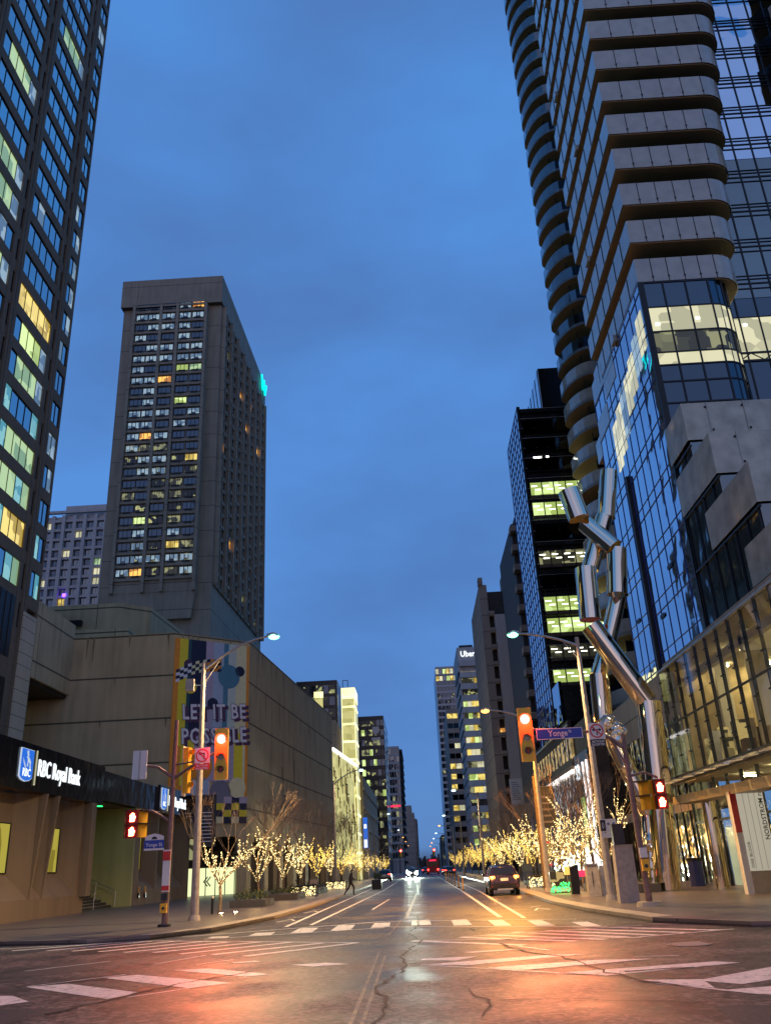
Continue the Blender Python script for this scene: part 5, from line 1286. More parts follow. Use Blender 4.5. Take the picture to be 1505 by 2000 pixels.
for i, (y, m, e, c) in enumerate(((97.5, 'lamp_cool', 1500, (1, .8, .5)), (143, 'lamp_cool', 0, None), (179, 'lamp_orange', 0, None), (220, 'lamp_cool', 0, None), (262, 'lamp_cool', 0, None), (310, 'lamp_orange', 0, None), (360, 'lamp_orange', 0, None))):
    lamp('street_lamp', 'street lamp on the store side pavement, %s beyond the orange one' % ORD[i], 6.6, y, 4.0, 9.2 if y < 100 else 9.0, m, e, c, 8.5)
for i, (y, m, e, c) in enumerate(((88.4, 'lamp_cool', 1500, (1, .8, .5)), (165, 'lamp_cool', 0, None), (240, 'lamp_cool', 0, None), (300, 'lamp_orange', 0, None), (350, 'lamp_orange', 0, None), (420, 'lamp_orange', 0, None))):
    lamp('street_lamp', 'street lamp on the bank side pavement, %s beyond the banner' % ORD[i], -8.3, y, -5.5, 10.9, m, e, c, 9.6)
# the two lamps on the near side of the crossing (behind the viewer)
lamp('street_lamp', 'sodium street lamp on the bank side of the near crossing', -11, 3, -7.5, 10.6, 'lamp_orange', 2500, (1, .38, .15), 9.6)
lamp('street_lamp', 'sodium street lamp on the near store corner behind the viewer', 11, 3, 7.0, 10.6, 'lamp_orange', 2700, (1, .38, .13), 9.6)
b = MB(); b.box(-8.95, -8.75, 34.7, 34.9, 8.9, 9.3, 'signal_dark')
T = [o for o in bpy.data.objects if o.name == 'street_lamp'][0]
b = MB(); b.box(-9.35, -9.0, 34.8, 35.0, 8.75, 9.25, 'pole_concrete'); b.tube((-8.66, 35, 9.0), (-9.1, 34.9, 9.0), .03, .03, 'grey_metal'); b.build('utility_box', T)

# store corner
T = thing('signal_pole', 'rusty signal pole on a round concrete base at the store corner', 'signal pole', (7.2, 30, .12))
b = MB(); b.tube((7.2, 30, .12), (7.15, 30, 5.5), .11, .08, 'rust_pole', 12); b.build('pole', T)
b = MB(); b.tube((7.2, 30, .12), (7.2, 30, .25), .42, .38, 'kerb_stone', 20); b.build('base', T)
b = MB(); b.path([(7.16, 30, 5.0), (6.7, 30, 5.38), (6.2, 30, 5.6), (5.0, 30, 5.75), (4.0, 30, 5.8)], [.07, .06, .05, .045, .045], 'rust_pole'); b.tube((7.16, 30, 4.4), (6.75, 30, 5.3), .04, .04, 'rust_pole'); split_build(b, 'arm', T)
b = MB(); b.path([(7.18, 30, 4.1), (7.7, 30, 4.2), (8.1, 30, 4.0)], [.045, .04, .04], 'rust_pole'); split_build(b, 'arm', T)
b = MB(); b.box(7.09, 7.33, 29.82, 29.9, 1.55, 1.85, 'sign_white'); b.box(7.1, 7.34, 29.76, 29.9, 1.15, 1.5, 'signal_yellow'); b.tube((7.22, 29.76, 1.3), (7.22, 29.72, 1.3), .06, .06, 'signal_dark'); split_build(b, 'push_button', T)
T = thing('traffic_signal', 'yellow traffic signal showing red beside the blue street sign', 'traffic light', (3.85, 29.9, 4.75), 'traffic signals'); signal(T, Face(0, 29.85, 0), 3.86, 4.74)
T = thing('street_name_sign', 'long blue Yonge street sign hanging from the signal arm by the sculpture', 'street sign', (5, 29.9, 5.4), 'street name signs')
F = Face(0, 29.9, 0); b = MB(); b.fb(F, 4.2, 5.78, 0, .015, 5.42, 5.78, 'sign_white'); b.fb(F, 4.225, 5.755, .015, .02, 5.445, 5.755, 'sign_blue'); b.build('name_plate', T)
text('Yonge', F, 4.6, .026, 5.52, .29, 'sign_white', T, ext=.002, off=.004, sx=.9); text('St', F, 5.30, .026, 5.62, .13, 'sign_white', T, ext=.002, off=.002)
T = thing('turn_sign', 'no turns sign with black bicycles excepted tab at the end of the blue sign', 'sign', (6.3, 29.9, 5.1), 'turn signs'); no_turn(T, Face(0, 29.88, 0), 6.26, 5.62, 'both')
T = thing('pedestrian_signal', 'pair of bright red hand pedestrian signals beside the pole at the store corner', 'pedestrian signal', (8.05, 29.8, 3), 'pedestrian signals'); pedhead(T, Face(8.05, 29.75, 6), 0, 3.0)
b = MB(); F8 = Face(7.55, 29.9, -55)
b.fb(F8, -.22, .22, -.2, 0, 3.0, 3.42, 'signal_yellow'); b.fb(F8, -.22, .22, -.2, 0, 3.47, 3.92, 'signal_yellow'); b.fb(F8, -.26, .26, 0, .2, 3.88, 3.92, 'signal_dark'); b.fb(F8, -.26, .26, 0, .2, 3.42, 3.46, 'signal_dark'); b.build('housing', T)
T = thing('lane_sign', 'reserved lane sign with white diamond on black beside bicycle panel', 'sign', (7.3, 35, 2.2)); F = Face(0, 35.05, 0)
b = MB(); b.fb(F, 6.98, 7.18, 0, .02, 2.55, 2.95, 'sign_black'); b.fb(F, 6.98, 7.6, -.02, 0, 2.3, 2.98, 'sign_white'); b.fp(F, [(7.08, 2.62), (7.13, 2.75), (7.08, 2.88), (7.03, 2.75)], .021, .026, 'sign_white'); b.fp(F, [(7.08, 2.67), (7.105, 2.75), (7.08, 2.83), (7.055, 2.75)], .027, .03, 'sign_black')
b.fp(F, [(7.02, 2.38), (7.14, 2.48), (7.1, 2.5), (7.16, 2.52), (7.16, 2.46), (7.14, 2.48)], 0, .004, 'sign_black'); b.build('sign_plate', T)
b = MB()
for u in (7.3, 7.5): b.tube(F.p(u, .004, 2.8), F.p(u, .01, 2.8), .055, .055, 'b_grey', 12)
split_build(b, 'bicycle_symbol', T); text('THIS', F, 7.4, .006, 2.52, .09, 'b_grey', T, ext=.001, align='CENTER'); text('LANE', F, 7.4, .006, 2.40, .09, 'b_grey', T, ext=.001, align='CENTER')
T = thing('concrete_pillar', 'squat square pale concrete pillar between the lamp post and the signal pole', 'pillar', (7.1, 32.5, .12)); b = MB(); b.hexa([(6.82, 32.5, .12), (7.5, 32.5, .12), (7.5, 33, .12), (6.82, 33, .12), (6.86, 32.5, 1.95), (7.5, 32.5, 1.95), (7.5, 33, 1.95), (6.86, 33, 1.95)], 'pole_concrete'); b.build('shaft', T)
b = MB(); b.box(6.84, 7.52, 32.48, 33.02, 1.95, 2.0, 'kerb_stone'); b.box(6.9, 7.3, 32.6, 32.9, 2.0, 2.7, 'signal_dark'); b.build('cap', T)
T = thing('utility_cabinet', 'pair of pale metal cabinets beside the lamp post by the store', 'cabinet', (7.3, 39.5, .12)); b = MB(); b.box(7.0, 7.5, 39.3, 39.8, .12, 1.35, 'pole_concrete'); b.box(7.6, 8.0, 39.6, 40.1, .12, 1.3, 'grey_metal'); split_build(b, 'box', T); b = MB(); b.box(7.2, 7.22, 39.27, 39.3, .5, 1.1, 'black_metal'); b.box(6.97, 7.53, 39.26, 39.84, 1.35, 1.4, 'grey_metal'); b.build('door_seam', T)

# totem sign
T = thing('totem_sign', 'tall white totem sign with red edge listing shop names by the store', 'sign', (12.6, 34.8, .12))
FTm = Face(12.21, 34.6, 0); b = MB()
b.box(11.97, 12.2, 34.62, 35.0, .12, 3.72, 'totem_white'); b.build('side_panel', T)
b = MB(); b.fb(FTm, .0, 1.0, -.4, 0, .9, 3.72, 'totem_face'); b.build('name_panel', T)
b = MB(); b.fb(FTm, -.01, 1.01, -.41, .01, .12, .895, 'totem_base'); b.build('plinth', T)
b = MB(); b.box(11.955, 12.19, 34.59, 34.615, 2.25, 3.74, 'totem_red'); b.build('red_edge', T)
b = MB()
for x in (.22, .44, .66): b.fb(FTm, x, x + .012, .001, .006, .95, 3.7, 'b_grey')
b.build('panel_joint', T)
text('NORDSTROM rack', FTm, .95, .012, 1.95, .24, 'sign_black', T, ext=.003, rot=R(90), off=.004)
text('ONE BLOOR', FTm, .17, .012, 1.0, .15, 'steel_plate', T, ext=.003, rot=R(90), spacing=1.1, off=.003)
T = thing('waste_bin', 'dark blue waste bin against the store glass', 'bin', (13.4, 45.5, .12)); b = MB(); b.prism(arc(13.4, 45.5, .36, 0, 330, 11), .12, 1.25, 'bin_blue'); b.build('body', T); b = MB(); b.prism(arc(13.4, 45.5, .39, 0, 330, 11), 1.25, 1.4, 'black_metal'); b.build('lid', T)

# ================================================================== TREES WITH FAIRY LIGHTS
def make_tree(seed, hb=5.4, hl=3.3, spread=1.0, nlimb=6, nb=230, rb=.032, twigs=True, fairy='fairy', bare=True, fork=1.15):
    rr = random.Random(seed); trunk = MB(); crown = MB(); bulbs = MB(); tw = MB()
    trunk.path([(0, 0, 0), (.03, .02, fork * .5), (.0, .0, fork)], [.085, .07, .062], 'bark', 8)
    limbs = []
    for i in range(nlimb):
        a = 2 * math.pi * (i + rr.random() * .5) / nlimb; le = (.55 + .45 * rr.random()) * spread
        p = [Vector((0, 0, fork - .05))]; d = Vector((math.cos(a) * .75 * le, math.sin(a) * .75 * le, 1)).normalized(); seg = (hl - fork) / 6 * (0.8 + .45 * rr.random())
        for s in range(6):
            d = (d + Vector((rr.uniform(-.25, .25), rr.uniform(-.25, .25), rr.uniform(-.1, .12))) + Vector((math.cos(a), math.sin(a), 0)) * .05 * le).normalized(); p.append(p[-1] + d * seg)
        limbs.append(p); rad = [.04 - .0045 * k for k in range(7)]
        crown.path(p, rad, 'bark', 6)
        for k in (2, 3, 4):
            if rr.random() < .75:
                q = [p[k]]; dd = (p[k + 1] - p[k]).normalized() + Vector((rr.uniform(-.7, .7), rr.uniform(-.7, .7), .2))
                for s in range(3): dd = (dd + Vector((rr.uniform(-.25, .25), rr.uniform(-.25, .25), .12))).normalized(); q.append(q[-1] + dd * seg * .85)
                crown.path(q, [.022, .018, .014, .01], 'bark', 5); limbs.append(q)
        if bare:
            def br(s0, dr, ln, r, dep):
                e = s0 + dr * ln; tw.tube(s0, e, r, r * .7, 'twig', 4, caps=False)
                if dep:
                    for _ in range(2 if dep > 1 else 3): br(e, (dr + Vector((rr.uniform(-.42, .42), rr.uniform(-.42, .42), rr.uniform(-.05, .3)))).normalized(), ln * .82, r * .66, dep - 1)
            for _ in range(2): br(p[-1], (d + Vector((rr.uniform(-.3, .3), rr.uniform(-.3, .3), .2))).normalized(), (hb - hl) * .34, .013, 3)
    tot = sum((l[i + 1] - l[i]).length for l in limbs for i in range(len(l) - 1)); 
    for i in range(int(nb)):
        t = rr.random() * tot
        for l in limbs:
            done = False
            for k in range(len(l) - 1):
                s = (l[k + 1] - l[k]).length
                if t < s: p = l[k].lerp(l[k + 1], t / s); done = True; break
                t -= s
            if done: break
        bulbs.octa((p.x + rr.uniform(-.04, .04), p.y + rr.uniform(-.04, .04), p.z + rr.uniform(-.03, .03)), rb * rr.uniform(.6, 1.3), fairy if rr.random() < .62 else 'fairy_dim')
    return trunk, crown, bulbs, tw
def tree(proto, label, loc, group, light=0):
    T = thing('fairy_light_tree', label, 'tree', loc, group)
    tr, cr_, bu, tw = proto
    tr.build('trunk', T, local=True); cr_.build('limbs', T, local=True)
    if tw.v: tw.build('twigs', T, local=True, kind='stuff')
    bu.build('fairy_lights', T, local=True, kind='stuff'); return T
def addlight(T, e, z=2.4, r=.5):
    ld = bpy.data.lights.new('string_glow', 'POINT'); ld.energy = e; ld.color = (1, .60, .22); ld.shadow_soft_size = r
    lo = bpy.data.objects.new('string_glow', ld); COL.objects.link(lo); lo.parent = T; lo.location = (0, 0, z)
GL = 'fairy light trees on the bank side pavement'; GR = 'fairy light trees on the store side pavement'
t = tree(make_tree(1, 5.9, 3.2, 1.15, 6, 620, .022), 'nearest fairy light tree on the bank corner, bare twigs high above', (-8.9, 40.4, .12), GL); addlight(t, 45)
pn = [tree(make_tree(2, 5.8, 3.6, .9, 7, 600, .025), 'fairy light tree, second from the bank corner, over a dark planter', (-9.4, 52.5, .12), GL)]; addlight(pn[0], 45)
LY = [(-9.3, 61.5), (-9.3, 70.5), (-9.2, 80.5), (-9.0, 91), (-9.0, 104), (-9.0, 117), (-9.0, 133), (-8.9, 150), (-8.8, 170), (-8.8, 195), (-8.8, 225)]
pm = tree(make_tree(3, 7.2, 3.9, .85, 7, 480, .031), 'fairy light tree, third in the row on the bank side', (LY[0][0], LY[0][1], .12), GL); addlight(pm, 45)
pm2 = tree(make_tree(4, 8.0, 3.9, .85, 6, 430, .035, fairy='fairy'), 'fairy light tree, fourth in the row on the bank side with tall bare crown', (LY[1][0], LY[1][1], .12), GL); addlight(pm2, 45)
pf = tree(make_tree(5, 6.5, 4.0, .8, 7, 380, .052, fairy='fairy_far'), 'fairy light tree, fifth in the row on the bank side', (LY[2][0], LY[2][1], .12), GL); addlight(pf, 60)
for i, (x, y) in enumerate(LY[3:]):
    copy_tree(pf if i % 2 else pm2, (x, y, .12), rz=i * 1.3, label='fairy light tree, %s in the row on the bank side' % ORD[5 + i], scale=(1, 1, 1))
RYS = [(9.2, 46.0), (8.9, 51.5), (8.7, 57.5), (8.7, 64), (8.6, 71), (8.5, 79), (8.5, 88), (8.5, 98), (8.5, 109), (8.5, 122), (8.5, 137), (8.5, 155), (8.4, 175), (8.4, 200), (8.4, 230)]
q1 = tree(make_tree(11, 6.0, 4.1, .85, 8, 800, .024), 'fairy light tree nearest the store corner beside the white light bars', (*RYS[0], .12), GR); addlight(q1, 45)
q2 = tree(make_tree(12, 6.2, 4.2, .85, 8, 820, .027), 'fairy light tree, second from the store corner', (*RYS[1], .12), GR); addlight(q2, 45)
q3 = tree(make_tree(13, 6.4, 4.3, .85, 9, 820, .030), 'fairy light tree, third from the store corner by a dark trunk', (*RYS[2], .12), GR); addlight(q3, 45)
q4 = tree(make_tree(14, 7.0, 4.2, .85, 9, 780, .036), 'fairy light tree, fourth in the row on the store side', (*RYS[3], .12), GR); addlight(q4, 60)
q5 = tree(make_tree(15, 7.0, 4.2, .85, 9, 620, .048, fairy='fairy_far'), 'fairy light tree, fifth in the row on the store side', (*RYS[4], .12), GR); addlight(q5, 60)
for i, (x, y) in enumerate(RYS[5:]):
    copy_tree([q4, q5][i % 2] if y < 100 else q5, (x, y, .12), rz=1 + i * 1.7, label='fairy light tree, %s in the row on the store side' % ORD[5 + i])
# bare taller trees behind
def bare_tree(seed, loc, label, h=8.5):
    rr = random.Random(seed); T = thing('bare_tree', label, 'tree', loc, 'bare winter trees'); tr = MB(); tw = MB()
    tr.path([(0, 0, 0), (.05, 0, h * .2), (0, .05, h * .33)], [.13, .11, .09], 'bark', 8); tr.build('trunk', T, local=True)
    def br(p, d, ln, r, dep):
        e = p + d * ln; tw.tube(p, e, r, r * .7, 'twig', 4, caps=False)
        if dep:
            for _ in range(3): br(e, (d + Vector((rr.uniform(-.6, .6), rr.uniform(-.6, .6), rr.uniform(-.1, .35)))).normalized(), ln * .74, r * .62, dep - 1)
    for i in range(5): a = i * 1.26; br(Vector((0, .05, h * .32)), Vector((math.cos(a) * .5, math.sin(a) * .5, 1)).normalized(), h * .22, .05, 4)
    tw.build('crown', T, local=True); return T
b1 = bare_tree(31, (-11.0, 70, .12), 'bare brown street tree against the concrete wall, nearer of the podium pair', 7.6)
b2 = bare_tree(32, (-10.8, 84, .12), 'bare brown street tree against the concrete wall, farther of the podium pair', 8.6)
for i, (x, y) in enumerate(((11.5, 62), (11.5, 76), (11.5, 92), (11.5, 108), (11.5, 128))): copy_tree(b2 if i % 2 else b1, (x, y, .12), rz=i * 1.1, label='bare tree rising behind the store side row of lit trees, %s from the near end' % ORD[i])
for i, (x, y) in enumerate(((-11, 105), (-11, 125))): copy_tree(b2, (x, y, .12), rz=2 + i, label='bare tree before the lattice shop, %s one' % ('nearer', 'farther')[i])

# ================================================================== STREET THINGS
def planter(x0, x1, y0, y1, label, seed, h=.32, shrub=True):
    T = thing('planter', label, 'planter', ((x0 + x1) / 2, (y0 + y1) / 2, .12), 'stone planters'); b = MB(); b.box(x0, x1, y0, y1, .12, .12 + h, 'planter_stone'); b.build('kerb_box', T)
    rr = random.Random(seed); b = MB()
    for i in range(240):
        x, y = rr.uniform(x0 + .15, x1 - .15), rr.uniform(y0 + .15, y1 - .15); z = .12 + h + abs(rr.gauss(0, .2)); a = rr.random() * 6.28; s = .05 + rr.random() * .07
        b.face([(x, y, z), (x + s * math.cos(a), y + s * math.sin(a), z + s * .8), (x + s * math.cos(a + 1), y + s * math.sin(a + 1), z + s * 1.3), (x - s * .3, y, z + s)], 'shrub_green')
    b.build('shrubs', T, kind='stuff')
planter(-9.7, -7.9, 46.3, 49, 'low dark planter with shrubs between the first two lit trees by the podium', 1)
planter(-9.6, -7.6, 56, 60, 'dark planter with shrubs beneath the third lit tree by the podium', 2)
planter(-9.6, -7.6, 66, 74, 'dark planter further along the bank side row', 3)
planter(8.0, 10.4, 40.8, 46.5, 'planter with shrubs and boulder near the store corner', 4, .35)
planter(7.2, 9.6, 56, 66, 'long planter beneath the store side row of trees', 5)
def boulder(x, y, r, label, seed):
    bm = bmesh.new(); bmesh.ops.create_icosphere(bm, subdivisions=3, radius=r); rr = random.Random(seed)
    for v in bm.verts:
        n = v.co.normalized(); k = 1 + .13 * math.sin(5 * n.x + seed) + .1 * math.sin(6 * n.y + 2 * n.z); v.co = Vector((v.co.x * k, v.co.y * k, v.co.z * k * .95))
    me = bpy.data.meshes.new('boulder'); bm.to_mesh(me); bm.free(); me.materials.append(MT['boulder']); me.polygons.foreach_set('use_smooth', [True] * len(me.polygons))
    o = bpy.data.objects.new('boulder', me); COL.objects.link(o); o.location = (x, y, .12 + .35 + r * .6); tag(o, label, 'rock')
boulder(8.4, 43.0, .36, 'pale rounded boulder in the planter near the store corner', 3)
for i, (x, y) in enumerate(((-8.65, 39.6), (-8.15, 40.2))):
    T = thing('ground_uplight', 'small bright pavement uplight at the foot of the nearest lit tree, %s the kerb' % ('away from', 'beside')[i], 'light', (x, y, .12), 'uplights'); b = MB(); b.prism(arc(x, y, .09, 0, 330, 11), .12, .16, 'grey_metal'); b.build('housing', T); b = MB(); b.prism(arc(x, y, .07, 0, 330, 11), .161, .175, 'uplight'); b.build('lens', T)
    ld = bpy.data.lights.new('uplight_beam', 'SPOT'); ld.energy = 60; ld.color = (1, .7, .35); ld.spot_size = R(110); ld.shadow_soft_size = .05
    lo = bpy.data.objects.new('uplight_beam', ld); COL.objects.link(lo); lo.parent = T; lo.location = (0, 0, .1); lo.rotation_euler = (math.pi, 0, 0)
T = thing('bollard', 'short black bollard beside the nearest lit tree by the bank', 'bollard', (-9.15, 40.1, .12)); b = MB(); b.tube((-9.15, 40.1, .12), (-9.15, 40.1, .75), .06, .055, 'black_metal', 10); b.build('post', T); b = MB(); b.tube((-9.15, 40.1, .75), (-9.15, 40.1, .83), .065, .04, 'grey_metal', 10); b.build('cap', T)
T = thing('light_display', 'low glowing crate of golden lights on the bank side kerb', 'light display', (-7.9, 60.5, .12), 'light displays'); b = MB()
rr = random.Random(77)
for i in range(150): b.octa((-8.6 + rr.random() * 1.6, 60.2 + rr.random() * .8, .2 + rr.random() * .55), .03, 'fairy')
b.build('lights', T, kind='stuff'); b = MB()
for x in (-8.65, -6.95):
    for y in (60.1, 61.1): b.tube((x, y, .12), (x, y, .8), .03, .03, 'black_metal', 5)
for y in (60.1, 61.1): b.tube((-8.65, y, .8), (-6.95, y, .8), .03, .03, 'black_metal', 5)
split_build(b, 'frame', T)
r2 = copy_tree(T, (-7.4, 78, .12), label='low glowing crate of golden lights farther along the bank side kerb')
copy_tree(T, (7.0, 55, .12), label='low glowing crate of golden lights on the store side kerb past the car')
T = thing('green_light_display', 'low green glowing light display by the store side kerb', 'light display', (6.7, 45.6, .12)); b = MB()
for i in range(60): b.octa((6.3 + rr.random() * .9, 45.3 + rr.random() * .6, .18 + rr.random() * .4), .035, 'green_glow')
b.build('lights', T, kind='stuff'); b = MB(); b.box(6.3, 7.2, 45.3, 45.9, .12, .16, 'black_metal'); b.box(6.3, 7.2, 45.6, 45.9, .62, 1.1, 'merch_glow'); split_build(b, 'frame', T)
T = thing('parking_machine', 'black parking machine with orange side lamp on the store side pavement', 'parking machine', (7.0, 42.9, .12)); b = MB(); b.hexa([(6.85, 42.8, .12), (7.2, 42.8, .12), (7.2, 43.1, .12), (6.85, 43.1, .12), (6.85, 42.8, 1.25), (7.25, 42.8, 1.4), (7.25, 43.1, 1.4), (6.85, 43.1, 1.25)], 'black_metal'); b.build('body', T)
b = MB(); b.box(6.6, 6.84, 42.85, 43.0, .95, 1.3, 'hazard' if False else 'lit_warm'); b.build('lamp', T); b = MB(); b.box(7.28, 7.55, 42.9, 43.0, .85, 1.1, 'red_glow'); b.build('sign_plate', T)
T = thing('notice_post', 'beige notice pillar under the fourth lit tree by the podium', 'pillar', (-7.9, 68, .12)); b = MB(); b.box(-8.3, -7.75, 68, 68.2, .12, 1.1, 'pole_concrete'); b.box(-8.25, -7.8, 67.98, 68, .5, .8, 'black_metal'); b.build('post', T)
T = thing('hanging_flag_banner', 'dark pole banner beside the red signal above the store side trees', 'banner', (7.0, 52, 3)); b = MB(); b.box(7.0, 7.9, 51.97, 52.0, 3.4, 5.6, 'sign_black'); b.build('cloth', T)
b = MB(); b.tube((6.85, 52, .12), (6.85, 52, 6.2), .1, .08, 'bark', 8); b.build('pole', T); b = MB(); b.tube((6.85, 52, 5.6), (7.9, 52, 5.6), .02, .02, 'grey_metal', 6); split_build(b, 'arm', T)
b = MB()
for i in range(5): b.box(7.12, 7.75 - .1 * (i % 2), 51.955, 51.968, 3.6 + i * .34, 3.7 + i * .34, 'steel_plate')
b.build('print', T)
T = thing('bike_lane_planter', 'dark planter boxes on the bank side bicycle lane divider', 'planter', (-3.9, 79, .0)); b = MB(); b.box(-4.3, -3.5, 78.6, 81, 0, .75, 'black_metal'); split_build(b, 'box', T); b = MB()
for i in range(90): x, y = rr.uniform(-4.2, -3.6), rr.uniform(78.8, 80.8); z = .75 + rr.random() * .35; b.face([(x, y, z), (x + .12, y, z + .1), (x, y + .1, z + .2)], 'shrub_green')
b.build('shrubs', T, kind='stuff')
for i, y in enumerate((63, 70, 78, 86, 95, 105)):
    T = thing('lane_post', 'thin flexible post on the store side bicycle lane line, %s from the car' % ORD[i], 'post', (2.75, y, 0), 'lane posts'); b = MB(); b.tube((2.75, y, 0), (2.75, y, .05), .12, .1, 'black_metal', 8); b.build('base', T); b = MB(); b.tube((2.75, y, .05), (2.75, y, .9), .04, .04, 'signal_yellow', 8); b.build('post', T)

# ------------------------------------------------------------------ vehicles
def loft(b, secs, m):
    n = len(secs[0])
    for a, c in zip(secs[:-1], secs[1:]):
        for i in range(n - 1): b.face([a[i], a[i + 1], c[i + 1], c[i]], m)
def car(name, label, x, y, w=1.68, L=4.4, h=1.5, paint_='car_paint', rear=True, group=None, tail='tail_red', flip=False):
    """SUV; local origin at rear centre on the ground, front towards +y"""
    T = thing(name, label, 'car', (x, y, 0), group); W2 = w / 2; b = MB()
    prof = [(.0, .38, .62, 1.0), (.06, .30, .95, 1.0), (.16, .27, 1.02, 1.0), (.42, .25, 1.42, .86), (.75, .25, 1.5, .84), (1.9, .25, 1.53, .84), (2.6, .25, 1.47, .82), (3.25, .25, 1.05, .93), (4.1, .27, .88, .93), (L, .38, .7, .85)]
    secs = []
    for yy, zb, zt, tw_ in prof:
        zt = zt * h / 1.53; belt = min(zt, .95); ww = W2 * (1 if .1 < yy < L - .3 else .94)
        secs.append([(-ww * .92, yy, zb), (-ww, yy, zb + .18), (-ww, yy, belt * .75), (-ww * .965, yy, belt), (-ww * tw_ * .93 if zt > 1 else -ww * .9, yy, max(belt, zt - .10)), (-ww * tw_ * .78 if zt > 1 else -ww * .8, yy, zt), (0, yy, zt + .02),
                     (ww * tw_ * .78 if zt > 1 else ww * .8, yy, zt), (ww * tw_ * .93 if zt > 1 else ww * .9, yy, max(belt, zt - .10)), (ww * .965, yy, belt), (ww, yy, belt * .75), (ww, yy, zb + .18), (ww * .92, yy, zb)])
    loft(b, secs, paint_); b.face(secs[0], paint_); b.face(list(reversed(secs[-1])), paint_); b.face([s[0] for s in secs] + [s[-1] for s in reversed(secs)], 'black_metal')
    b.box(-.4, .4, .5, .62, h + .0, h + .04, paint_)
    o = b.build('body', T, smooth=True, local=True)
    b = MB(); s = h / 1.53
    b.hexa([(-W2 * .72, .17, 1.03 * s), (W2 * .72, .17, 1.03 * s), (W2 * .60, .385, 1.38 * s), (-W2 * .60, .385, 1.38 * s), (-W2 * .72, .14, 1.05 * s), (W2 * .72, .14, 1.05 * s), (W2 * .60, .355, 1.40 * s), (-W2 * .60, .355, 1.40 * s)], 'car_glass'); b.build('rear_window', T, local=True)
    b = MB(); b.box(-W2 * .95, W2 * .95, -.04, .2, .36, .56, 'black_metal'); b.box(-W2 * .5, W2 * .5, -.05, .0, .27, .35, 'rail_metal'); b.build('bumper', T, local=True)
    b = MB(); b.box(-.2, .2, -.02, .0, .72, .86, 'sign_white'); b.build('licence_plate', T, local=True)
    for q in (-1, 1):
        b = MB(); b.box(min(q * W2 * .62, q * W2 * .96), max(q * W2 * .62, q * W2 * .96), -.015, .08, .84, .97, 'cap_red'); b.box(min(q * W2 * .62, q * W2 * .94), max(q * W2 * .62, q * W2 * .94), -.03, -.014, .85, .965, tail); b.build('tail_light', T, local=True)
        b = MB(); b.box(min(q * W2 * .78, q * W2 * .88), max(q * W2 * .78, q * W2 * .88), -.045, -.03, .44, .48, 'cap_red'); b.build('reflector', T, local=True)
        b = MB(); b.box(min(q * (W2 + .0), q * (W2 + .17)), max(q * W2, q * (W2 + .17)), 2.7, 2.85, .95, 1.08, paint_); b.build('mirror', T, local=True)
        for yy in (.85, 3.55):
            b = MB(); b.tube((q * (W2 - .22), yy, .33), (q * (W2 + .0), yy, .33), .33, .33, 'rubber', 20); o = b.build('wheel', T, local=True)
            b = MB(); b.tube((q * (W2 + .001), yy, .33), (q * (W2 + .02), yy, .33), .2, .18, 'grey_metal', 12); b.build('rim', o, local=True)
    return T
car('parked_suv', 'dark red SUV with flashing orange hazard lights stopped by the store side kerb', 4.35, 49, 1.62, 4.4, 1.5, tail='hazard')
for q in (-1, 1):
    ld = bpy.data.lights.new('hazard_light', 'POINT'); ld.energy = 30; ld.color = (1, .38, .06); ld.shadow_soft_size = .05
    lo = bpy.data.objects.new('hazard_light', ld); COL.objects.link(lo); lo.location = (4.35 + q * .63, 48.85, .92)
    lo.parent = [x for x in bpy.data.objects if x.name == 'parked_suv'][0]; lo.location = (q * .63, -.15, .92)
plain('car_black', (.02, .02, .022), .2, .3, .05, 3, 0, .6)
T = car('oncoming_car', 'oncoming car with dazzling headlights in the middle of the street', -1.5, 150, 1.8, 4.4, 1.5, 'car_black', tail='headlight')
for q in (-1, 1):
    b = MB(); b.tube((q * .62, -.05, .72), (q * .62, -.08, .72), .24, .24, 'headlight', 12); b.build('headlight', T, local=True)
for q in (-1, 1):
    ld = bpy.data.lights.new('headlight_beam', 'SPOT'); ld.energy = 9000; ld.color = (.85, 1, .8); ld.spot_size = R(40); ld.shadow_soft_size = .25
    lo = bpy.data.objects.new('headlight_beam', ld); COL.objects.link(lo); lo.parent = T; lo.location = (q * .62, -.4, .8); lo.rotation_euler = (R(86), 0, R(180))
T = car('oncoming_van', 'second oncoming vehicle with white headlights behind the dazzling one', -2.1, 175, 1.8, 4.4, 1.7, 'car_black', tail='headlight')
for q in (-1, 1):
    b = MB(); b.tube((q * .62, -.05, .9), (q * .62, -.08, .9), .22, .22, 'headlight', 12); b.build('headlight', T, local=True)
for i, (x, y) in enumerate(((1.0, 215), (4.6, 150), (4.6, 168), (-5.9 + 1.0, 120), (1.2, 260))):
    car('distant_car', 'distant car with red tail lights, %s' % ('in the lane beyond the bus', 'parked by the store side kerb past the lane posts', 'parked second by the store side kerb far away', 'parked by the bank side kerb under the lit trees', 'farthest down the street')[i], x, y, 1.75, 4.4, 1.5, 'car_black', group='distant cars')
T = thing('city_bus', 'red city bus seen from behind far down the street', 'bus', (2.4, 190, 0)); b = MB(); b.box(-1.25, 1.25, 0, 11, .35, 2.95, 'bus_red'); b.box(-1.2, 1.2, .1, 10.9, 2.95, 3.1, 'bus_red'); b.build('body', T, local=True)
b = MB(); b.box(-1.0, 1.0, -.03, 0, 1.7, 2.5, 'car_glass'); b.build('rear_window', T, local=True); b = MB(); b.box(-.7, .7, -.03, 0, 2.6, 2.85, 'red_glow'); b.build('destination_sign', T, local=True)
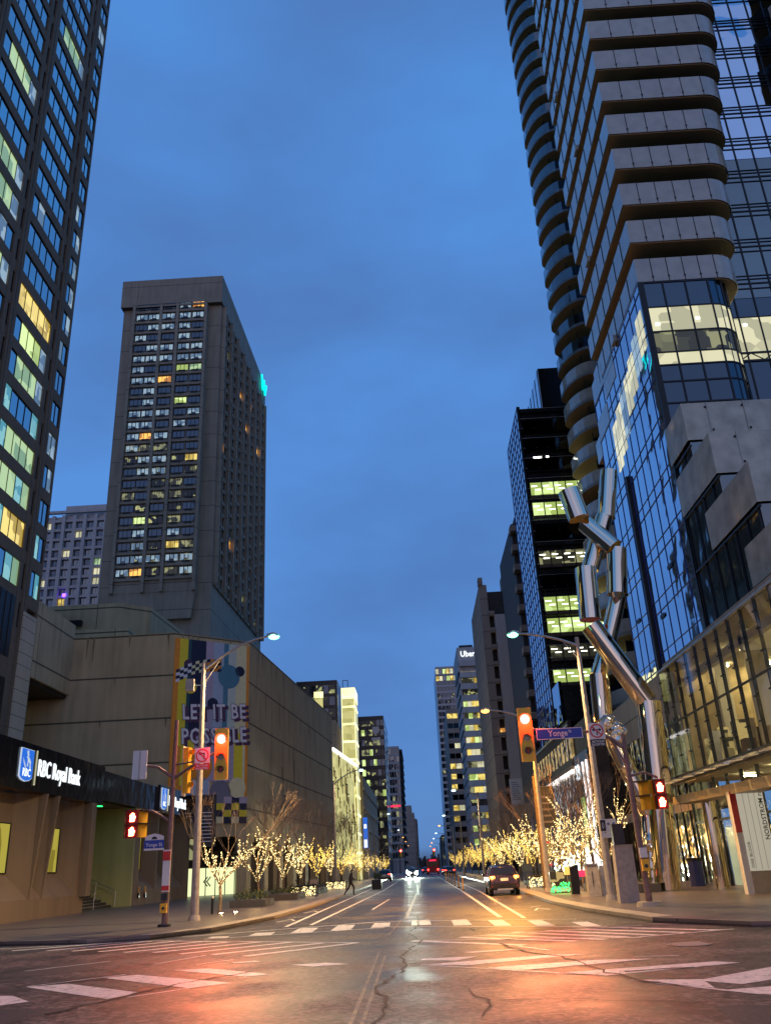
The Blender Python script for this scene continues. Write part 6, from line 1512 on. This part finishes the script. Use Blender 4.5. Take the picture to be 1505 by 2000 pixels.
for q in (-1, 1):
    b = MB(); b.box(q * 1.0 - .12, q * 1.0 + .12, -.04, 0, .8, 1.1, 'tail_red'); b.build('tail_light', T, local=True)
    for yy in (2.2, 8.6): b = MB(); b.tube((q * 1.0, yy, .48), (q * 1.26, yy, .48), .48, .48, 'rubber', 14); b.build('wheel', T, local=True)
# far traffic signals
for i, (x, y) in enumerate(((-5.4, 250), (3.9, 262))):
    T = thing('far_traffic_signal', 'distant red traffic signal on the %s side of the street' % ('bank', 'store')[i], 'traffic light', (x, y, 0), 'distant signals')
    b = MB(); b.tube((x - .4, y, 0), (x - .4, y, 6.2), .12, .1, 'black_metal', 8); b.build('pole', T); F = Face(0, y - .2, 0); b = MB(); b.fb(F, x - .3, x + .3, -.2, 0, 4.4, 6.4, 'signal_yellow'); b.build('housing', T)
    b = MB(); disc(b, F, x, 5.9, .26, .01, 'red_lamp', 12); b.build('lens', T)

# ------------------------------------------------------------------ pedestrian
def person(label, loc, rz, skelpts, cloth):
    T = thing('person', label, 'person', loc, None, rz)
    V, E, RD, cloth_r = skelpts
    me = bpy.data.meshes.new('body'); me.from_pydata(V, E, []); me.materials.append(MT[cloth]); o = bpy.data.objects.new('body', me); COL.objects.link(o)
    sk = o.modifiers.new('s', 'SKIN'); su = o.modifiers.new('u', 'SUBSURF'); su.levels = 1; su.render_levels = 1
    for i, r in enumerate(RD): me.skin_vertices[0].data[i].radius = (r, r)
    me.skin_vertices[0].data[0].use_root = True
    dg = bpy.context.evaluated_depsgraph_get(); m2 = bpy.data.meshes.new_from_object(o.evaluated_get(dg)); o.modifiers.clear(); o.data = m2; m2.polygons.foreach_set('use_smooth', [True] * len(m2.polygons)); o.parent = T
    return T
V = [(0, 0, .90), (0, .02, 1.12), (0, .06, 1.36), (0, .08, 1.47), (0, .10, 1.60), (.09, 0, .86), (.11, .22, .50), (.12, .16, .10), (.12, .30, .06), (-.09, 0, .86), (-.11, -.12, .48), (-.12, -.42, .16), (-.12, -.36, .05),
     (.18, .07, 1.36), (.24, -.05, 1.10), (.24, .05, .88), (-.18, .07, 1.36), (-.24, .18, 1.12), (-.22, .34, .95), (0, .12, 1.68)]
Ed = [(0, 1), (1, 2), (2, 3), (3, 4), (4, 19), (0, 5), (5, 6), (6, 7), (7, 8), (0, 9), (9, 10), (10, 11), (11, 12), (2, 13), (13, 14), (14, 15), (2, 16), (16, 17), (17, 18)]
Rd = [.15, .15, .17, .055, .095, .10, .07, .045, .035, .10, .07, .045, .035, .075, .05, .035, .075, .05, .035, .075]
me_ = person('dark clothed pedestrian striding across the bank side bicycle lane', (-4.9, 63, 0), R(-75), (V, Ed, Rd, None), 'coat_dark')
b = MB(); b.octa((0, .17, 1.6), .06, 'skin'); b.build('face', me_, local=True)
for ob in bpy.data.objects:
    if ob.type == 'LIGHT' and ob.parent is None and ob.name != 'afterglow': pass
